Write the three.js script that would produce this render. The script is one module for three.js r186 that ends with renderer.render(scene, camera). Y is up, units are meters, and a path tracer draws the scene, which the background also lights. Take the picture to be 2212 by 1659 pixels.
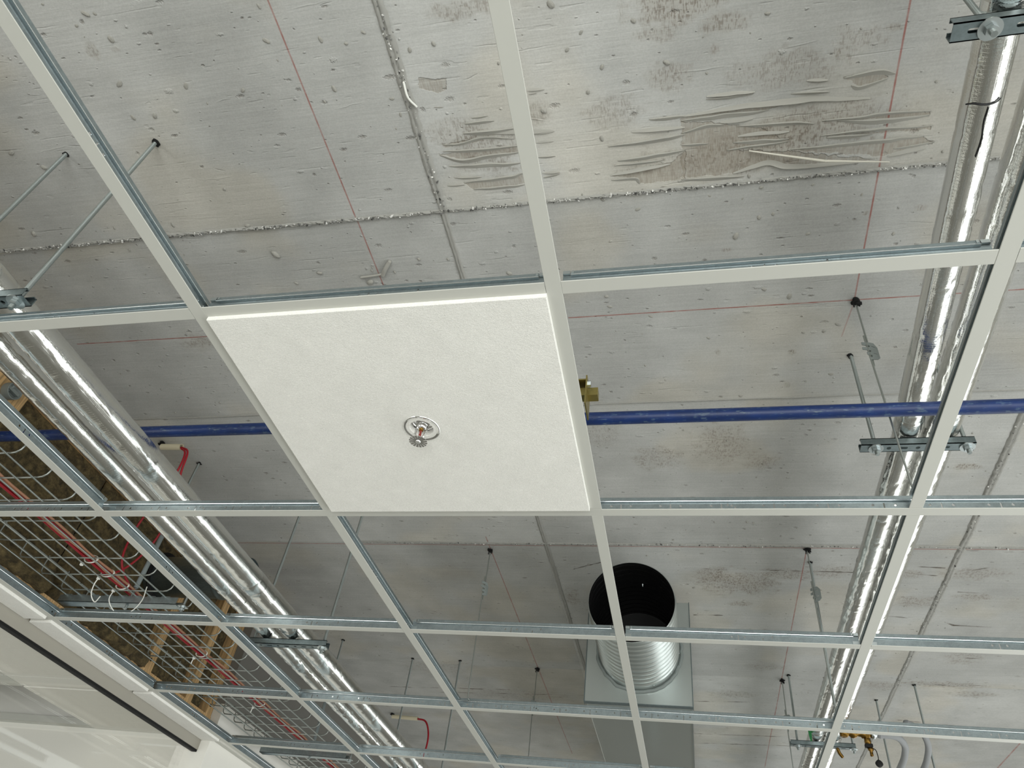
import * as THREE from 'three';
import { mergeGeometries, mergeVertices, toCreasedNormals } from 'three/addons/utils/BufferGeometryUtils.js';
import { RoundedBoxGeometry } from 'three/addons/geometries/RoundedBoxGeometry.js';
import { RectAreaLightUniformsLib } from 'three/addons/lights/RectAreaLightUniformsLib.js';

// ---------------------------------------------------------------- camera, sky, light, exposure
const Y0 = 2.5;                                   // underside of the ceiling grid above the floor
const scene = new THREE.Scene();
const camera = new THREE.PerspectiveCamera(55.4567, 2212 / 1659, 0.02, 60);
camera.position.set(0.77279, Y0 - 0.84001, 0.68372);
camera.rotation.set(0.73556, 0.30129, 0.1635, 'YXZ');
scene.background = new THREE.Color(0.85, 0.93, 1.0);
scene.backgroundIntensity = 1.2;
RectAreaLightUniformsLib.init();
const WALL_R = 3.2, WALL_B = 3.4, WALL_F = -15, ROOM_L = -1.3;
function windowLight(w, h, x, y, z, tx, ty, tz, power) {
  const l = new THREE.RectAreaLight(new THREE.Color(0.975, 1.0, 0.965), power, w, h);
  l.position.set(x, y, z); l.lookAt(tx, ty, tz); scene.add(l); return l;
}
windowLight(15.8, 2.1, WALL_R - 0.05, 1.15, -5.1, 0, 1.15, -5.1, 5.6);
windowLight(2.8, 2.1, 1.6, 1.15, WALL_B - 0.05, 1.6, 1.15, 0, 16);
windowLight(2.4, 2.1, -3.0, 1.15, WALL_B - 0.05, -3.0, 1.15, 0, 13);
const renderer = new THREE.WebGLRenderer({ antialias: true });
renderer.toneMapping = THREE.LinearToneMapping;
renderer.toneMappingExposure = 0.39;
renderer.shadowMap.enabled = true;

// ---------------------------------------------------------------- helpers
let seed = 12345;
const rnd = () => { seed = (seed * 1664525 + 1013904223) >>> 0; return seed / 4294967296; };
const rr = (a, b) => a + (b - a) * rnd();
const NT = 256, NTAB = new Float32Array(NT * NT);
for (let i = 0; i < NT * NT; i++) NTAB[i] = rnd();
function vn(x, y) {                               // value noise, 0..1
  const xi = Math.floor(x), yi = Math.floor(y); let fx = x - xi, fy = y - yi;
  fx = fx * fx * (3 - 2 * fx); fy = fy * fy * (3 - 2 * fy);
  const a = (yi & 255) * NT, b = ((yi + 1) & 255) * NT, c = xi & 255, d = (xi + 1) & 255;
  const p = NTAB[a + c], q = NTAB[a + d], r = NTAB[b + c], s = NTAB[b + d];
  return p + (q - p) * fx + (r - p + (p - q - r + s) * fx) * fy;
}
const fbm = (x, y, o = 4) => { let s = 0, a = 0.5, t = 0; for (let i = 0; i < o; i++) { s += a * vn(x, y); t += a; a *= 0.5; x = x * 2.03 + 17.3; y = y * 2.03 + 9.1; } return s / t; };
const clamp = (v, a = 0, b = 1) => v < a ? a : v > b ? b : v;
const smooth = (a, b, v) => { const t = clamp((v - a) / (b - a)); return t * t * (3 - 2 * t); };

function dataTex(w, h, fn, srgb, repeat = true) { // fn(i, j, out) writes 0..255
  const d = new Uint8Array(w * h * 4), o = [0, 0, 0];
  for (let j = 0; j < h; j++) for (let i = 0; i < w; i++) { fn(i, j, o); const k = (j * w + i) * 4; d[k] = clamp(o[0], 0, 255); d[k + 1] = clamp(o[1], 0, 255); d[k + 2] = clamp(o[2], 0, 255); d[k + 3] = 255; }
  return wrapTex(d, w, h, srgb, repeat);
}
function wrapTex(d, w, h, srgb, repeat) {
  const t = new THREE.DataTexture(d, w, h); t.magFilter = THREE.LinearFilter; t.minFilter = THREE.LinearFilter;
  if (repeat) t.wrapS = t.wrapT = THREE.RepeatWrapping;
  if (srgb) t.colorSpace = THREE.SRGBColorSpace; t.needsUpdate = true; return t;
}
const std = (color, roughness, metalness = 0, more = {}) => new THREE.MeshStandardMaterial({ color, roughness, metalness, ...more });
const phys = (o) => new THREE.MeshPhysicalMaterial(o);

const bases = new Map(), counts = {};
function numbered(n) { const k = counts[n] = (counts[n] ?? -1) + 1; return k ? n + '_' + String(k).padStart(3, '0') : n; }
function clean(g) {
  g = g.index ? g.toNonIndexed() : g;
  for (const k of Object.keys(g.attributes)) if (!['position', 'normal', 'uv'].includes(k)) g.deleteAttribute(k);
  if (!g.attributes.normal) g.computeVertexNormals();
  if (!g.attributes.uv) g.setAttribute('uv', new THREE.BufferAttribute(new Float32Array(g.attributes.position.count * 2), 2));
  g.morphAttributes = {}; return g;
}
function meshOf(name, geos, mat, base) {
  geos = (Array.isArray(geos) ? geos : [geos]).map(g => clean(g.clone()));
  const g = geos.length > 1 ? mergeGeometries(geos) : geos[0];
  g.translate(-base.x, -base.y, -base.z);
  const m = new THREE.Mesh(g, mat); m.name = name; m.castShadow = m.receiveShadow = true; return m;
}
// geometry is written in room coordinates with y = 0 at the underside of the grid
function thing(name, label, category, [x, y, z], group) {
  const o = new THREE.Group(); o.name = numbered(name); o.position.set(x, y + Y0, z); scene.add(o);
  o.userData = { label, category }; if (group) o.userData.group = group;
  bases.set(o, new THREE.Vector3(x, y, z)); return o;
}
function part(name, geos, mat, parent, label) {
  const b = bases.get(parent), m = meshOf(name, geos, mat, b); parent.add(m); bases.set(m, b);
  if (label) m.userData.label = label; return m;
}
function solo(name, geos, mat, label, category, [x, y, z], group) {
  const b = new THREE.Vector3(x, y, z), m = meshOf(numbered(name), geos, mat, b); m.position.set(x, y + Y0, z); scene.add(m);
  m.userData = { label, category }; if (group) m.userData.group = group; bases.set(m, b); return m;
}
function struct(name, geos, mat) {
  const b = new THREE.Vector3(0, 0, 0), m = meshOf(name, geos, mat, b); m.position.y = Y0; m.userData.kind = 'structure'; scene.add(m); bases.set(m, b); return m;
}
function structGroup(name) { const o = new THREE.Group(); o.name = name; o.position.y = Y0; o.userData.kind = 'structure'; scene.add(o); bases.set(o, new THREE.Vector3()); return o; }
function bx(x0, x1, y0, y1, z0, z1) {             // box with uv in metres
  if (x0 > x1) [x0, x1] = [x1, x0]; if (y0 > y1) [y0, y1] = [y1, y0]; if (z0 > z1) [z0, z1] = [z1, z0];
  const g = new THREE.BoxGeometry(x1 - x0, y1 - y0, z1 - z0).toNonIndexed(); g.translate((x0 + x1) / 2, (y0 + y1) / 2, (z0 + z1) / 2);
  metreUV(g); return g;
}
function metreUV(g) {
  const p = g.attributes.position, n = g.attributes.normal, u = new Float32Array(p.count * 2);
  for (let i = 0; i < p.count; i++) {
    const ax = Math.abs(n.getX(i)), ay = Math.abs(n.getY(i)), az = Math.abs(n.getZ(i));
    if (ay >= ax && ay >= az) { u[2 * i] = p.getX(i); u[2 * i + 1] = p.getZ(i); } else if (ax >= az) { u[2 * i] = p.getZ(i); u[2 * i + 1] = p.getY(i); } else { u[2 * i] = p.getX(i); u[2 * i + 1] = p.getY(i); }
  }
  g.setAttribute('uv', new THREE.BufferAttribute(u, 2)); return g;
}
function rbx(x0, x1, y0, y1, z0, z1, r = 0.002) {
  const g = new RoundedBoxGeometry(Math.abs(x1 - x0), Math.abs(y1 - y0), Math.abs(z1 - z0), 2, r); g.translate((x0 + x1) / 2, (y0 + y1) / 2, (z0 + z1) / 2); return metreUV(clean(g));
}
const v3 = (a) => new THREE.Vector3(a[0], a[1], a[2]);
function cyl(a, b, r, seg = 12, r2 = r, open = false) { // rod from a to b, uv in metres
  const A = v3(a), B = v3(b), L = A.distanceTo(B), g = new THREE.CylinderGeometry(r2, r, L, seg, 1, open);
  const uv = g.attributes.uv; for (let i = 0; i < uv.count; i++) uv.setXY(i, uv.getX(i) * r * 6.283, uv.getY(i) * L);
  g.applyQuaternion(new THREE.Quaternion().setFromUnitVectors(new THREE.Vector3(0, 1, 0), B.clone().sub(A).normalize()));
  g.translate((A.x + B.x) / 2, (A.y + B.y) / 2, (A.z + B.z) / 2); return g;
}
function tube(pts, r, seg = 8, steps, curved = true) {
  const c = curved ? new THREE.CatmullRomCurve3(pts.map(v3), false, 'centripetal') : (() => { const p = new THREE.CurvePath(); for (let i = 0; i + 1 < pts.length; i++) p.add(new THREE.LineCurve3(v3(pts[i]), v3(pts[i + 1]))); return p; })();
  const L = c.getLength(), g = new THREE.TubeGeometry(c, steps || Math.max(4, pts.length * 6), r, seg, false);
  const uv = g.attributes.uv; for (let i = 0; i < uv.count; i++) uv.setXY(i, uv.getY(i) * r * 6.283, uv.getX(i) * L);
  const e = [0, 1].map(t => { const s = new THREE.SphereGeometry(r, seg, 4), q = c.getPointAt(t); s.translate(q.x, q.y, q.z); return clean(s); });
  return mergeGeometries([clean(g), ...e]);
}
function lathe(prof, at, axis = [0, 1, 0], seg = 32) { // profile [radius, height along the axis]
  const g = new THREE.LatheGeometry(prof.map(q => new THREE.Vector2(Math.max(q[0], 1e-5), q[1])), seg);
  g.applyQuaternion(new THREE.Quaternion().setFromUnitVectors(new THREE.Vector3(0, 1, 0), v3(axis).normalize())); g.translate(...at); return g;
}
function extr(shape, depth, bevel = 0) { return new THREE.ExtrudeGeometry(shape, { depth, bevelEnabled: bevel > 0, bevelSize: bevel, bevelThickness: bevel, bevelSegments: 1, curveSegments: 10 }); }
function rectShape(x0, y0, x1, y1) { const s = new THREE.Shape(); s.moveTo(x0, y0); s.lineTo(x1, y0); s.lineTo(x1, y1); s.lineTo(x0, y1); s.closePath(); return s; }
function slotPath(cx, cy, w, h) {                 // rounded slot
  const p = new THREE.Path(), r = Math.min(w, h) / 2;
  if (w >= h) { p.absarc(cx + w / 2 - r, cy, r, -Math.PI / 2, Math.PI / 2); p.absarc(cx - w / 2 + r, cy, r, Math.PI / 2, Math.PI * 1.5); } else { p.absarc(cx, cy + h / 2 - r, r, 0, Math.PI); p.absarc(cx, cy - h / 2 + r, r, Math.PI, Math.PI * 2); }
  p.closePath(); return p;
}
function hexNut(at, af, h, axis = [0, 1, 0]) { const g = new THREE.CylinderGeometry(af / 1.732, af / 1.732, h, 6); g.applyQuaternion(new THREE.Quaternion().setFromUnitVectors(new THREE.Vector3(0, 1, 0), v3(axis))); g.translate(...at); return clean(g).toNonIndexed ? toFlat(g) : g; }
function toFlat(g) { g = g.index ? g.toNonIndexed() : g; g.computeVertexNormals(); return g; }

// ---------------------------------------------------------------- materials
const grainTex = dataTex(512, 512, (i, j, o) => { const v = 128 + 60 * (fbm(i / 9, j / 9, 3) - 0.5) + 70 * (rnd() - 0.5); o[0] = o[1] = o[2] = v; });
const grain = (s) => { const t = grainTex.clone(); t.repeat.set(s, s); t.needsUpdate = true; return t; };
const tileBump = dataTex(1024, 1024, (i, j, o) => { const v = 128 + 150 * (fbm(i / 5, j / 3.2, 2) - 0.5) + 60 * (vn(i / 17, j / 11) - 0.5) + 40 * (rnd() - 0.5); o[0] = o[1] = o[2] = v; });
tileBump.repeat.set(4, 4);
const tileColor = dataTex(1024, 1024, (i, j, o) => { const v = 233 + 30 * (fbm(i / 4, j / 3, 2) - 0.5) + 8 * (fbm(i / 120, j / 120, 2) - 0.5) + 7 * (rnd() - 0.5); o[0] = v; o[1] = v - 1.5; o[2] = v - 7; }, true);
tileColor.repeat.set(4, 4);
const galvTex = dataTex(512, 512, (i, j, o) => { const a = fbm(i / 26, j / 26, 2), b = vn(i / 7, j / 7), v = 212 + 22 * (a - 0.5) + 12 * (b - 0.5) + 6 * (rnd() - 0.5); o[0] = v - 6; o[1] = v; o[2] = v + 2; }, true);
galvTex.repeat.set(6, 6);
const threadTex = dataTex(4, 64, (i, j, o) => { o[0] = o[1] = o[2] = 128 + 110 * Math.sin(j / 64 * Math.PI * 2 * 4); }); threadTex.repeat.set(1, 150);
const foilBump = dataTex(1024, 1024, (i, j, o) => {  // scrim threads plus crumples, 0.25 m a side
  const px = (i % 26), py = (j % 26), line = Math.max(0, 1 - Math.abs(px - 13) / 1.6) + Math.max(0, 1 - Math.abs(py - 13) / 1.6);
  const k = Math.abs(fbm(i / 64, j / 150, 3) - 0.5), k2 = Math.abs(fbm(i / 20 + 40, j / 26, 3) - 0.5), v = 110 + 24 * Math.min(1, line) + 190 * (0.16 - Math.min(0.16, k)) + 150 * (0.12 - Math.min(0.12, k2)) + 30 * (fbm(i / 9, j / 9, 2) - 0.5);
  o[0] = o[1] = o[2] = v;
}); foilBump.repeat.set(4, 4);
const woodTex = dataTex(256, 1024, (i, j, o) => { const g = fbm(i / 5 + 2 * fbm(i / 40, j / 200, 2), j / 160, 3), k = Math.pow(Math.abs(Math.sin((i / 22 + 3 * fbm(i / 60, j / 300, 2)) * 3)), 3), v = 1 - 0.3 * (g - 0.4) - 0.14 * k; o[0] = 216 * v; o[1] = 178 * v; o[2] = 126 * v; }, true); woodTex.repeat.set(6, 1.2);
const woolTex = dataTex(512, 512, (i, j, o) => { const a = fbm(i / 30, j / 22, 4), b = fbm(i / 4, j / 9, 2), v = 0.42 + 0.75 * a + 0.3 * (b - 0.5) + 0.16 * (rnd() - 0.5); o[0] = 116 * v; o[1] = 101 * v; o[2] = 68 * v; }, true); woolTex.repeat.set(2.2, 2.2);
const blueTex = dataTex(512, 1024, (i, j, o) => { const s = smooth(0.62, 0.78, fbm(i / 30, j / 26, 4)) * 0.5 + smooth(0.72, 0.8, fbm(i / 6 + 30, j / 22, 3)) * 0.6, n = 1 + 0.25 * (fbm(i / 60, j / 40, 2) - 0.5); o[0] = 15 * n + 100 * s; o[1] = 43 * n + 82 * s; o[2] = 96 * n + 34 * s; }, true); blueTex.repeat.set(8, 1.4);
const scratchMetal = dataTex(512, 512, (i, j, o) => { const v = 128 + 60 * (vn(i / 2, j / 60) - 0.5) + 60 * (fbm(i / 40, j / 40, 3) - 0.5); o[0] = o[1] = o[2] = v; });
const M = {
  tee: std(0xc2c2bb, 0.5), wall: std(0xe3e1da, 0.9, 0, { bumpMap: grain(5), bumpScale: 0.0004 }), tile: std(0xffffff, 0.95, 0, { map: tileColor, bumpMap: tileBump, bumpScale: 0.0006 }),
  galv: std(0xc4cbcd, 0.38, 0.92, { map: galvTex, bumpMap: grain(3), bumpScale: 0.00006 }), zinc: std(0xbcc3c4, 0.3, 0.95, { bumpMap: scratchMetal, bumpScale: 0.0001 }),
  strut: std(0x9aa3a4, 0.42, 0.9, { map: galvTex }), rod: std(0x9da4a2, 0.38, 0.9, { bumpMap: threadTex, bumpScale: 0.0006 }), wire: std(0xa9aeaa, 0.35, 0.9),
  foil: std(0xe9e9e6, 0.17, 1, { bumpMap: foilBump, bumpScale: 0.0007 }), tape: std(0xdededb, 0.13, 1, { bumpMap: grain(3), bumpScale: 0.0007 }),
  blue: std(0xffffff, 0.42, 0, { map: blueTex }), black: std(0x030303, 0.9), rubber: std(0x060606, 0.75), liner: std(0x050506, 0.5),
  chrome: std(0xf2f2f2, 0.06, 1), brass: std(0x75592a, 0.34, 0.95), brassYellow: std(0x9c8f58, 0.35, 0.9), red: std(0xa01424, 0.45), tan: std(0xb58468, 0.5), redGlass: phys({ color: 0x8a1206, roughness: 0.1, transmission: 0.3, thickness: 0.004 }),
  wood: std(0xffffff, 0.75, 0, { map: woodTex, bumpMap: grain(4), bumpScale: 0.0004 }), wool: std(0xffffff, 1, 0, { map: woolTex, bumpMap: grain(2.5), bumpScale: 0.006 }),
  cream: std(0xd8cfb4, 0.5), white: std(0xe8e8e2, 0.5), ink: std(0x0c0c10, 0.5), green: std(0x0d6b33, 0.5), hose: std(0x9a9c9e, 0.8, 0.1, { bumpMap: grain(6), bumpScale: 0.003 }), grey: std(0x7f8684, 0.55), conduit: std(0x8c9698, 0.45),
  floor: std(0x8b8983, 0.7, 0, { bumpMap: grain(1), bumpScale: 0.0006 }), frame: std(0x3a3c3e, 0.5, 0.4), glass: phys({ color: 0xffffff, roughness: 0, transmission: 1, thickness: 0, ior: 1.5 }), slab: std(0x8f8e89, 0.95),
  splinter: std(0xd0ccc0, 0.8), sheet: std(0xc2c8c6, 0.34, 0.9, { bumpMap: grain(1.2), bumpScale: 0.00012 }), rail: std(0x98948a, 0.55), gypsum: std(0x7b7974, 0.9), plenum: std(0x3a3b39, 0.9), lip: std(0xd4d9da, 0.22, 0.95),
};

// ---------------------------------------------------------------- room shell
const FL = -Y0, SL = 0.61, TOP = 0.85, NEXT_L = -4.6, NEXT_F = -2.857;
struct('floor', bx(NEXT_L - 0.2, WALL_R + 0.3, FL - 0.2, FL, WALL_F - 0.3, WALL_B + 0.3), M.floor);
{ // window walls: strips round one long opening, frame bars, panes
  const wy0 = FL + 0.1, wy1 = FL + 2.2;
  struct('wall_right', [bx(WALL_R, WALL_R + 0.25, FL, wy0, WALL_F, WALL_B), bx(WALL_R, WALL_R + 0.25, wy1, SL, WALL_F, WALL_B), bx(WALL_R, WALL_R + 0.25, wy0, wy1, WALL_F, -13), bx(WALL_R, WALL_R + 0.25, wy0, wy1, 2.8, WALL_B)], M.wall);
  struct('wall_back', [bx(ROOM_L, WALL_R, FL, wy0, WALL_B, WALL_B + 0.25), bx(ROOM_L, WALL_R, wy1, SL, WALL_B, WALL_B + 0.25), bx(ROOM_L, 0.2, wy0, wy1, WALL_B, WALL_B + 0.25), bx(3.0, WALL_R, wy0, wy1, WALL_B, WALL_B + 0.25)], M.wall);
  const w1 = structGroup('window_1'), w2 = structGroup('window_2');
  for (let z = -13; z <= 2.81; z += 1.58) part('window_frame', bx(WALL_R + 0.1, WALL_R + 0.16, wy0, wy1, z - 0.03, z + 0.03), M.frame, w1);
  for (let x = 0.2; x <= 3.01; x += 1.4) part('window_frame', bx(x - 0.03, x + 0.03, wy0, wy1, WALL_B + 0.1, WALL_B + 0.16), M.frame, w2);
  part('glass', bx(WALL_R + 0.125, WALL_R + 0.13, wy0, wy1, -13, 2.8), M.glass, w1);
  part('glass', bx(0.2, 3.0, wy0, wy1, WALL_B + 0.125, WALL_B + 0.13), M.glass, w2);
}
struct('wall_front', bx(ROOM_L, WALL_R, FL, SL, WALL_F - 0.25, WALL_F), M.wall);
// plasterboard wall beyond the glazed partition; its end is the bright post
struct('window_3', [bx(-4.2, -1.8, FL + 0.1, FL + 2.2, WALL_B + 0.125, WALL_B + 0.13)], M.glass);
struct('wall_left', [bx(-1.4, -1.255, FL, 0.15, WALL_F, -2.36)], M.wall);
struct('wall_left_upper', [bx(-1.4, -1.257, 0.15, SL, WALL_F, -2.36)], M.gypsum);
// next room behind the glass
struct('wall_next', [bx(NEXT_L - 0.2, NEXT_L, FL, SL, WALL_F, WALL_B), bx(NEXT_L, -1.4, FL, 0.6, NEXT_F - 0.15, NEXT_F), bx(NEXT_L, -1.4, FL, FL + 0.1, WALL_B, WALL_B + 0.25), bx(NEXT_L, -1.4, FL + 2.2, SL, WALL_B, WALL_B + 0.25), bx(NEXT_L, -4.2, FL + 0.1, FL + 2.2, WALL_B, WALL_B + 0.25), bx(-1.8, -1.4, FL + 0.1, FL + 2.2, WALL_B, WALL_B + 0.25)], M.wall);

// ---------------------------------------------------------------- concrete slab: formwork panels, fins, spalls, bumps
const ceiling = structGroup('ceiling');
part('slab', [bx(NEXT_L - 0.2, WALL_R + 0.3, SL + 0.008, TOP, WALL_F - 0.3, WALL_B + 0.3)], M.slab, ceiling);
const RIDGES=[[[0.368,-0.015],[0.405,-0.016]],[[0.351,-0.027],[0.416,-0.03]],[[0.342,-0.05],[0.456,-0.052]],[[0.402,-0.057],[0.539,-0.069]],[[0.29,-0.071],[0.333,-0.071],[0.384,-0.064],[0.452,-0.075]],[[0.286,-0.086],[0.455,-0.094]],[[0.277,-0.093],[0.323,-0.112],[0.374,-0.11],[0.46,-0.107]],[[0.291,-0.124],[0.455,-0.134]],[[0.495,-0.125],[0.534,-0.126]],[[0.296,-0.154],[0.36,-0.158]],[[0.316,-0.169],[0.42,-0.165],[0.454,-0.161]],[[0.334,-0.188],[0.454,-0.189]],[[0.274,-0.172],[0.315,-0.175]],[[0.499,-0.166],[0.538,-0.167]],[[0.499,-0.178],[0.537,-0.171]],[[0.498,0.026],[0.533,0.025]],[[0.499,0.018],[0.516,0.018]],[[0.497,-0.091],[0.535,-0.092]],[[0.497,-0.071],[0.54,-0.07]],[[0.739,-0.068],[0.812,-0.069]],[[0.702,-0.093],[0.811,-0.095]],[[0.65,-0.12],[0.765,-0.114],[0.81,-0.111]],[[0.667,-0.155],[0.81,-0.147]],[[0.659,-0.166],[0.767,-0.164]],[[0.648,-0.19],[0.779,-0.176]],[[0.294,0.016],[0.314,0.014]],[[0.649,-0.2],[0.707,-0.204],[0.71,-0.217]],[[0.854,-0.035],[0.902,-0.036],[0.947,-0.036]],[[0.854,-0.041],[0.944,-0.04]],[[1.015,-0.05],[1.087,-0.055]],[[0.804,-0.07],[1.022,-0.067],[1.164,-0.079]],[[0.804,-0.078],[0.976,-0.077]],[[1.11,-0.031],[1.176,-0.026],[1.202,-0.034]],[[1.126,-0.047],[1.138,-0.053],[1.189,-0.042]],[[1.079,-0.114],[1.141,-0.115],[1.204,-0.113],[1.281,-0.12]],[[1.109,-0.118],[1.194,-0.127],[1.279,-0.128]],[[1.08,-0.148],[1.174,-0.146],[1.29,-0.152]],[[1.092,-0.153],[1.179,-0.157]],[[1.024,-0.173],[1.201,-0.172],[1.277,-0.173]],[[0.913,-0.106],[1.02,-0.111],[1.065,-0.119]],[[0.917,-0.129],[1.018,-0.13]],[[0.908,-0.142],[1.019,-0.147]],[[0.882,-0.095],[0.946,-0.093]],[[1.225,-0.194],[1.3,-0.188]],[[1.216,-0.211],[1.285,-0.201]],[[0.91,-0.215],[0.976,-0.2],[1.021,-0.213],[1.161,-0.218]],[[0.801,-0.217],[0.933,-0.223]],[[0.896,-0.157],[1.02,-0.151]],[[0.803,-0.106],[0.857,-0.096],[0.891,-0.1]],[[0.803,-0.135],[0.857,-0.138]],[[1.042,-0.028],[1.082,-0.032]]];
const PATCHES=[[[0.279,0.082],[0.302,0.076],[0.336,0.074],[0.33,0.052],[0.311,0.044],[0.274,0.06]],[[0.277,-0.091],[0.459,-0.096],[0.456,-0.109],[0.323,-0.112]],[[0.316,-0.169],[0.42,-0.167],[0.457,-0.163],[0.454,-0.189],[0.334,-0.188]],[[0.29,-0.069],[0.384,-0.066],[0.382,-0.073],[0.296,-0.076]],[[0.648,-0.19],[0.779,-0.173],[0.81,-0.148],[0.809,-0.218],[0.71,-0.217],[0.704,-0.204]],[[0.804,-0.082],[0.891,-0.096],[0.959,-0.116],[1.02,-0.151],[0.927,-0.154],[0.899,-0.157],[1.025,-0.177],[1.196,-0.216],[1.161,-0.218],[1.021,-0.209],[0.976,-0.198],[0.91,-0.215],[0.801,-0.213]],[[1.11,-0.031],[1.176,-0.026],[1.189,-0.042],[1.138,-0.053]],[[1.109,-0.118],[1.204,-0.115],[1.278,-0.121],[1.279,-0.128],[1.194,-0.127]],[[1.101,-0.151],[1.287,-0.153],[1.288,-0.159],[1.179,-0.156]],[[1.021,-0.174],[1.277,-0.175],[1.297,-0.189],[1.207,-0.21]],[[0.804,-0.07],[1.016,-0.068],[0.976,-0.077],[0.804,-0.085]]];
const STAINS=[[0.403,0.2,0.08,0.025,0.5],[0.8,0.15,0.098,0.037,0.8],[0.764,0.105,0.051,0.022,0.5],[0.882,0.105,0.05,0.026,0.6],[0.331,-0.05,0.081,0.043,0.45],[0.393,-0.102,0.092,0.068,0.5],[0.511,-0.02,0.038,0.031,0.4],[0.673,-0.041,0.074,0.041,0.4],[0.778,0.022,0.053,0.037,0.5],[0.924,-0.167,0.239,0.056,0.7],[1.101,-0.117,0.156,0.051,0.55],[1.004,0.001,0.126,0.047,0.45],[0.87,0.059,0.013,0.016,0.6],[1.123,0.036,0.065,0.035,0.4],[1.183,0.053,0.016,0.009,0.7],[-0.407,0.235,0.016,0.023,0.5],[-0.351,0.232,0.015,0.011,0.6],[-0.606,-0.609,0.09,0.038,0.5],[0.525,-1.073,0.086,0.093,0.3],[0.702,-1.22,0.087,0.074,0.5],[0.901,-1.156,0.095,0.119,0.5],[1.028,-1.254,0.069,0.049,0.4],[1.07,-0.894,0.012,0.013,0.6],[0.883,-0.754,0.01,0.014,0.6],[1.072,-0.768,0.012,0.014,0.6],[1.454,-1.266,0.038,0.028,0.6],[1.611,-1.293,0.05,0.019,0.8],[1.811,-2.103,0.076,0.036,0.6],[0.983,-2.029,0.187,0.114,0.7],[0.878,-1.96,0.086,0.073,0.6],[1.148,-1.951,0.13,0.053,0.5],[1.308,-1.929,0.095,0.052,0.5],[0.989,-2.203,0.053,0.024,0.7],[1.631,-2.149,0.095,0.057,0.6],[1.818,-2.504,0.067,0.044,0.5],[1.771,-1.931,0.131,0.05,0.5],[1.561,-1.938,0.061,0.034,0.6],[1.627,-2.968,0.134,0.055,0.5],[1.898,-2.633,0.102,0.093,0.4],[1.891,-2.935,0.18,0.042,0.7],[2.024,-3.026,0.109,0.043,0.6],[0.525,-1.935,0.09,0.055,0.5],[0.3,-2.177,0.04,0.085,0.6],[-0.535,-2.993,0.209,0.127,0.3],[-0.199,-3.333,0.392,0.106,0.3],[1.111,-2.814,0.1,0.053,0.4],[0.975,-3.171,0.132,0.049,0.5],[1.305,-0.347,0.019,0.01,0.6],[1.194,-0.347,0.009,0.007,0.5],[0.901,-0.418,0.015,0.007,0.5]];
const SCRATCHES=[[[0.805,-2.313],[0.918,-2.31]],[[1.466,-1.924],[1.67,-1.951],[1.832,-1.88],[1.916,-1.862]],[[1.72,-1.773],[1.894,-1.782]],[[1.38,-1.985],[1.42,-1.935],[1.047,-1.926]],[[1.762,-2.317],[1.8,-2.343],[1.933,-2.35]],[[1.9,-2.642],[1.988,-2.643]],[[1.761,-2.951],[2.056,-2.924]],[[1.52,-2.272],[1.666,-2.295]],[[1.551,-1.884],[1.674,-1.894]],[[1.757,-2.069],[1.866,-2.079]],[[0.341,-1.94],[0.458,-1.882],[0.507,-1.935]],[[0.775,-1.917],[0.929,-1.93]],[[-0.636,-3.359],[0.216,-3.289]],[[-1.017,-3.32],[-0.186,-3.265]],[[0.794,-3.291],[1.067,-3.263]],[[0.788,-3.783],[1.28,-3.742]],[[0.786,-3.941],[1.34,-3.884]],[[1.779,-3.4],[2.356,-3.475]]];
const PIMPLES=[[-0.374,0.306,0.0054],[-0.409,0.287,0.0036],[-0.354,0.303,0.0036],[-0.39,0.16,0.006],[-0.349,0.081,0.0054],[-0.404,0.084,0.0054],[-0.113,0.109,0.0042],[-0.014,0.2,0.0054],[0.101,0.186,0.0048],[0.091,0.085,0.0048],[0.001,0.265,0.0036],[-0.007,0.159,0.0024],[-0.238,0.135,0.0054],[-0.774,0.041,0.006],[-0.716,-0.006,0.0066],[-0.886,-0.185,0.0072],[-0.47,-0.201,0.0048],[-0.268,-0.225,0.006],[-0.277,-0.118,0.0042],[-0.35,0.251,0.0072],[0.194,0.187,0.0036],[0.151,0.171,0.0036],[0.209,0.047,0.0036],[0.217,0.01,0.0036],[0.329,0.145,0.0042],[0.277,0.14,0.0042],[0.571,0.184,0.0066],[0.721,0.132,0.0048],[0.654,0.053,0.0042],[0.621,0.125,0.003],[0.59,0.096,0.0036],[0.779,0.045,0.0048],[0.621,0.006,0.0042],[0.638,-0.099,0.0042],[0.525,-0.022,0.0054],[1.32,-0.213,0.003],[1.179,-0.298,0.003],[0.97,-0.256,0.0042],[0.626,-0.247,0.0054],[0.702,-0.283,0.0048],[0.999,-0.328,0.0042],[1.078,-0.39,0.0048],[1.26,-0.409,0.0042],[0.975,-0.452,0.0054],[0.606,-0.535,0.0048],[0.611,-0.57,0.0048],[0.713,-0.612,0.0042],[0.991,-0.546,0.0054],[1.052,-0.574,0.0066],[0.859,-0.701,0.0036],[1.095,-0.699,0.0036],[1.145,-0.698,0.0048],[1.176,-0.677,0.006],[0.948,-0.935,0.0054],[1.18,-0.86,0.0054],[1.209,-0.6,0.0054],[0.807,-2.074,0.0054],[0.92,-0.38,0.0066],[0.969,-0.334,0.0054],[0.369,-0.437,0.0066],[0.222,-0.379,0.0036],[0.146,-0.371,0.0042],[-0.137,-0.389,0.0048],[-0.216,-0.416,0.0036],[-0.008,-0.432,0.0078],[-0.233,-0.319,0.009]];
function inPoly(x, z, p) { let c = false; for (let i = 0, j = p.length - 1; i < p.length; j = i++) if ((p[i][1] > z) !== (p[j][1] > z) && x < (p[j][0] - p[i][0]) * (z - p[i][1]) / (p[j][1] - p[i][1]) + p[i][0]) c = !c; return c; }
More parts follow.
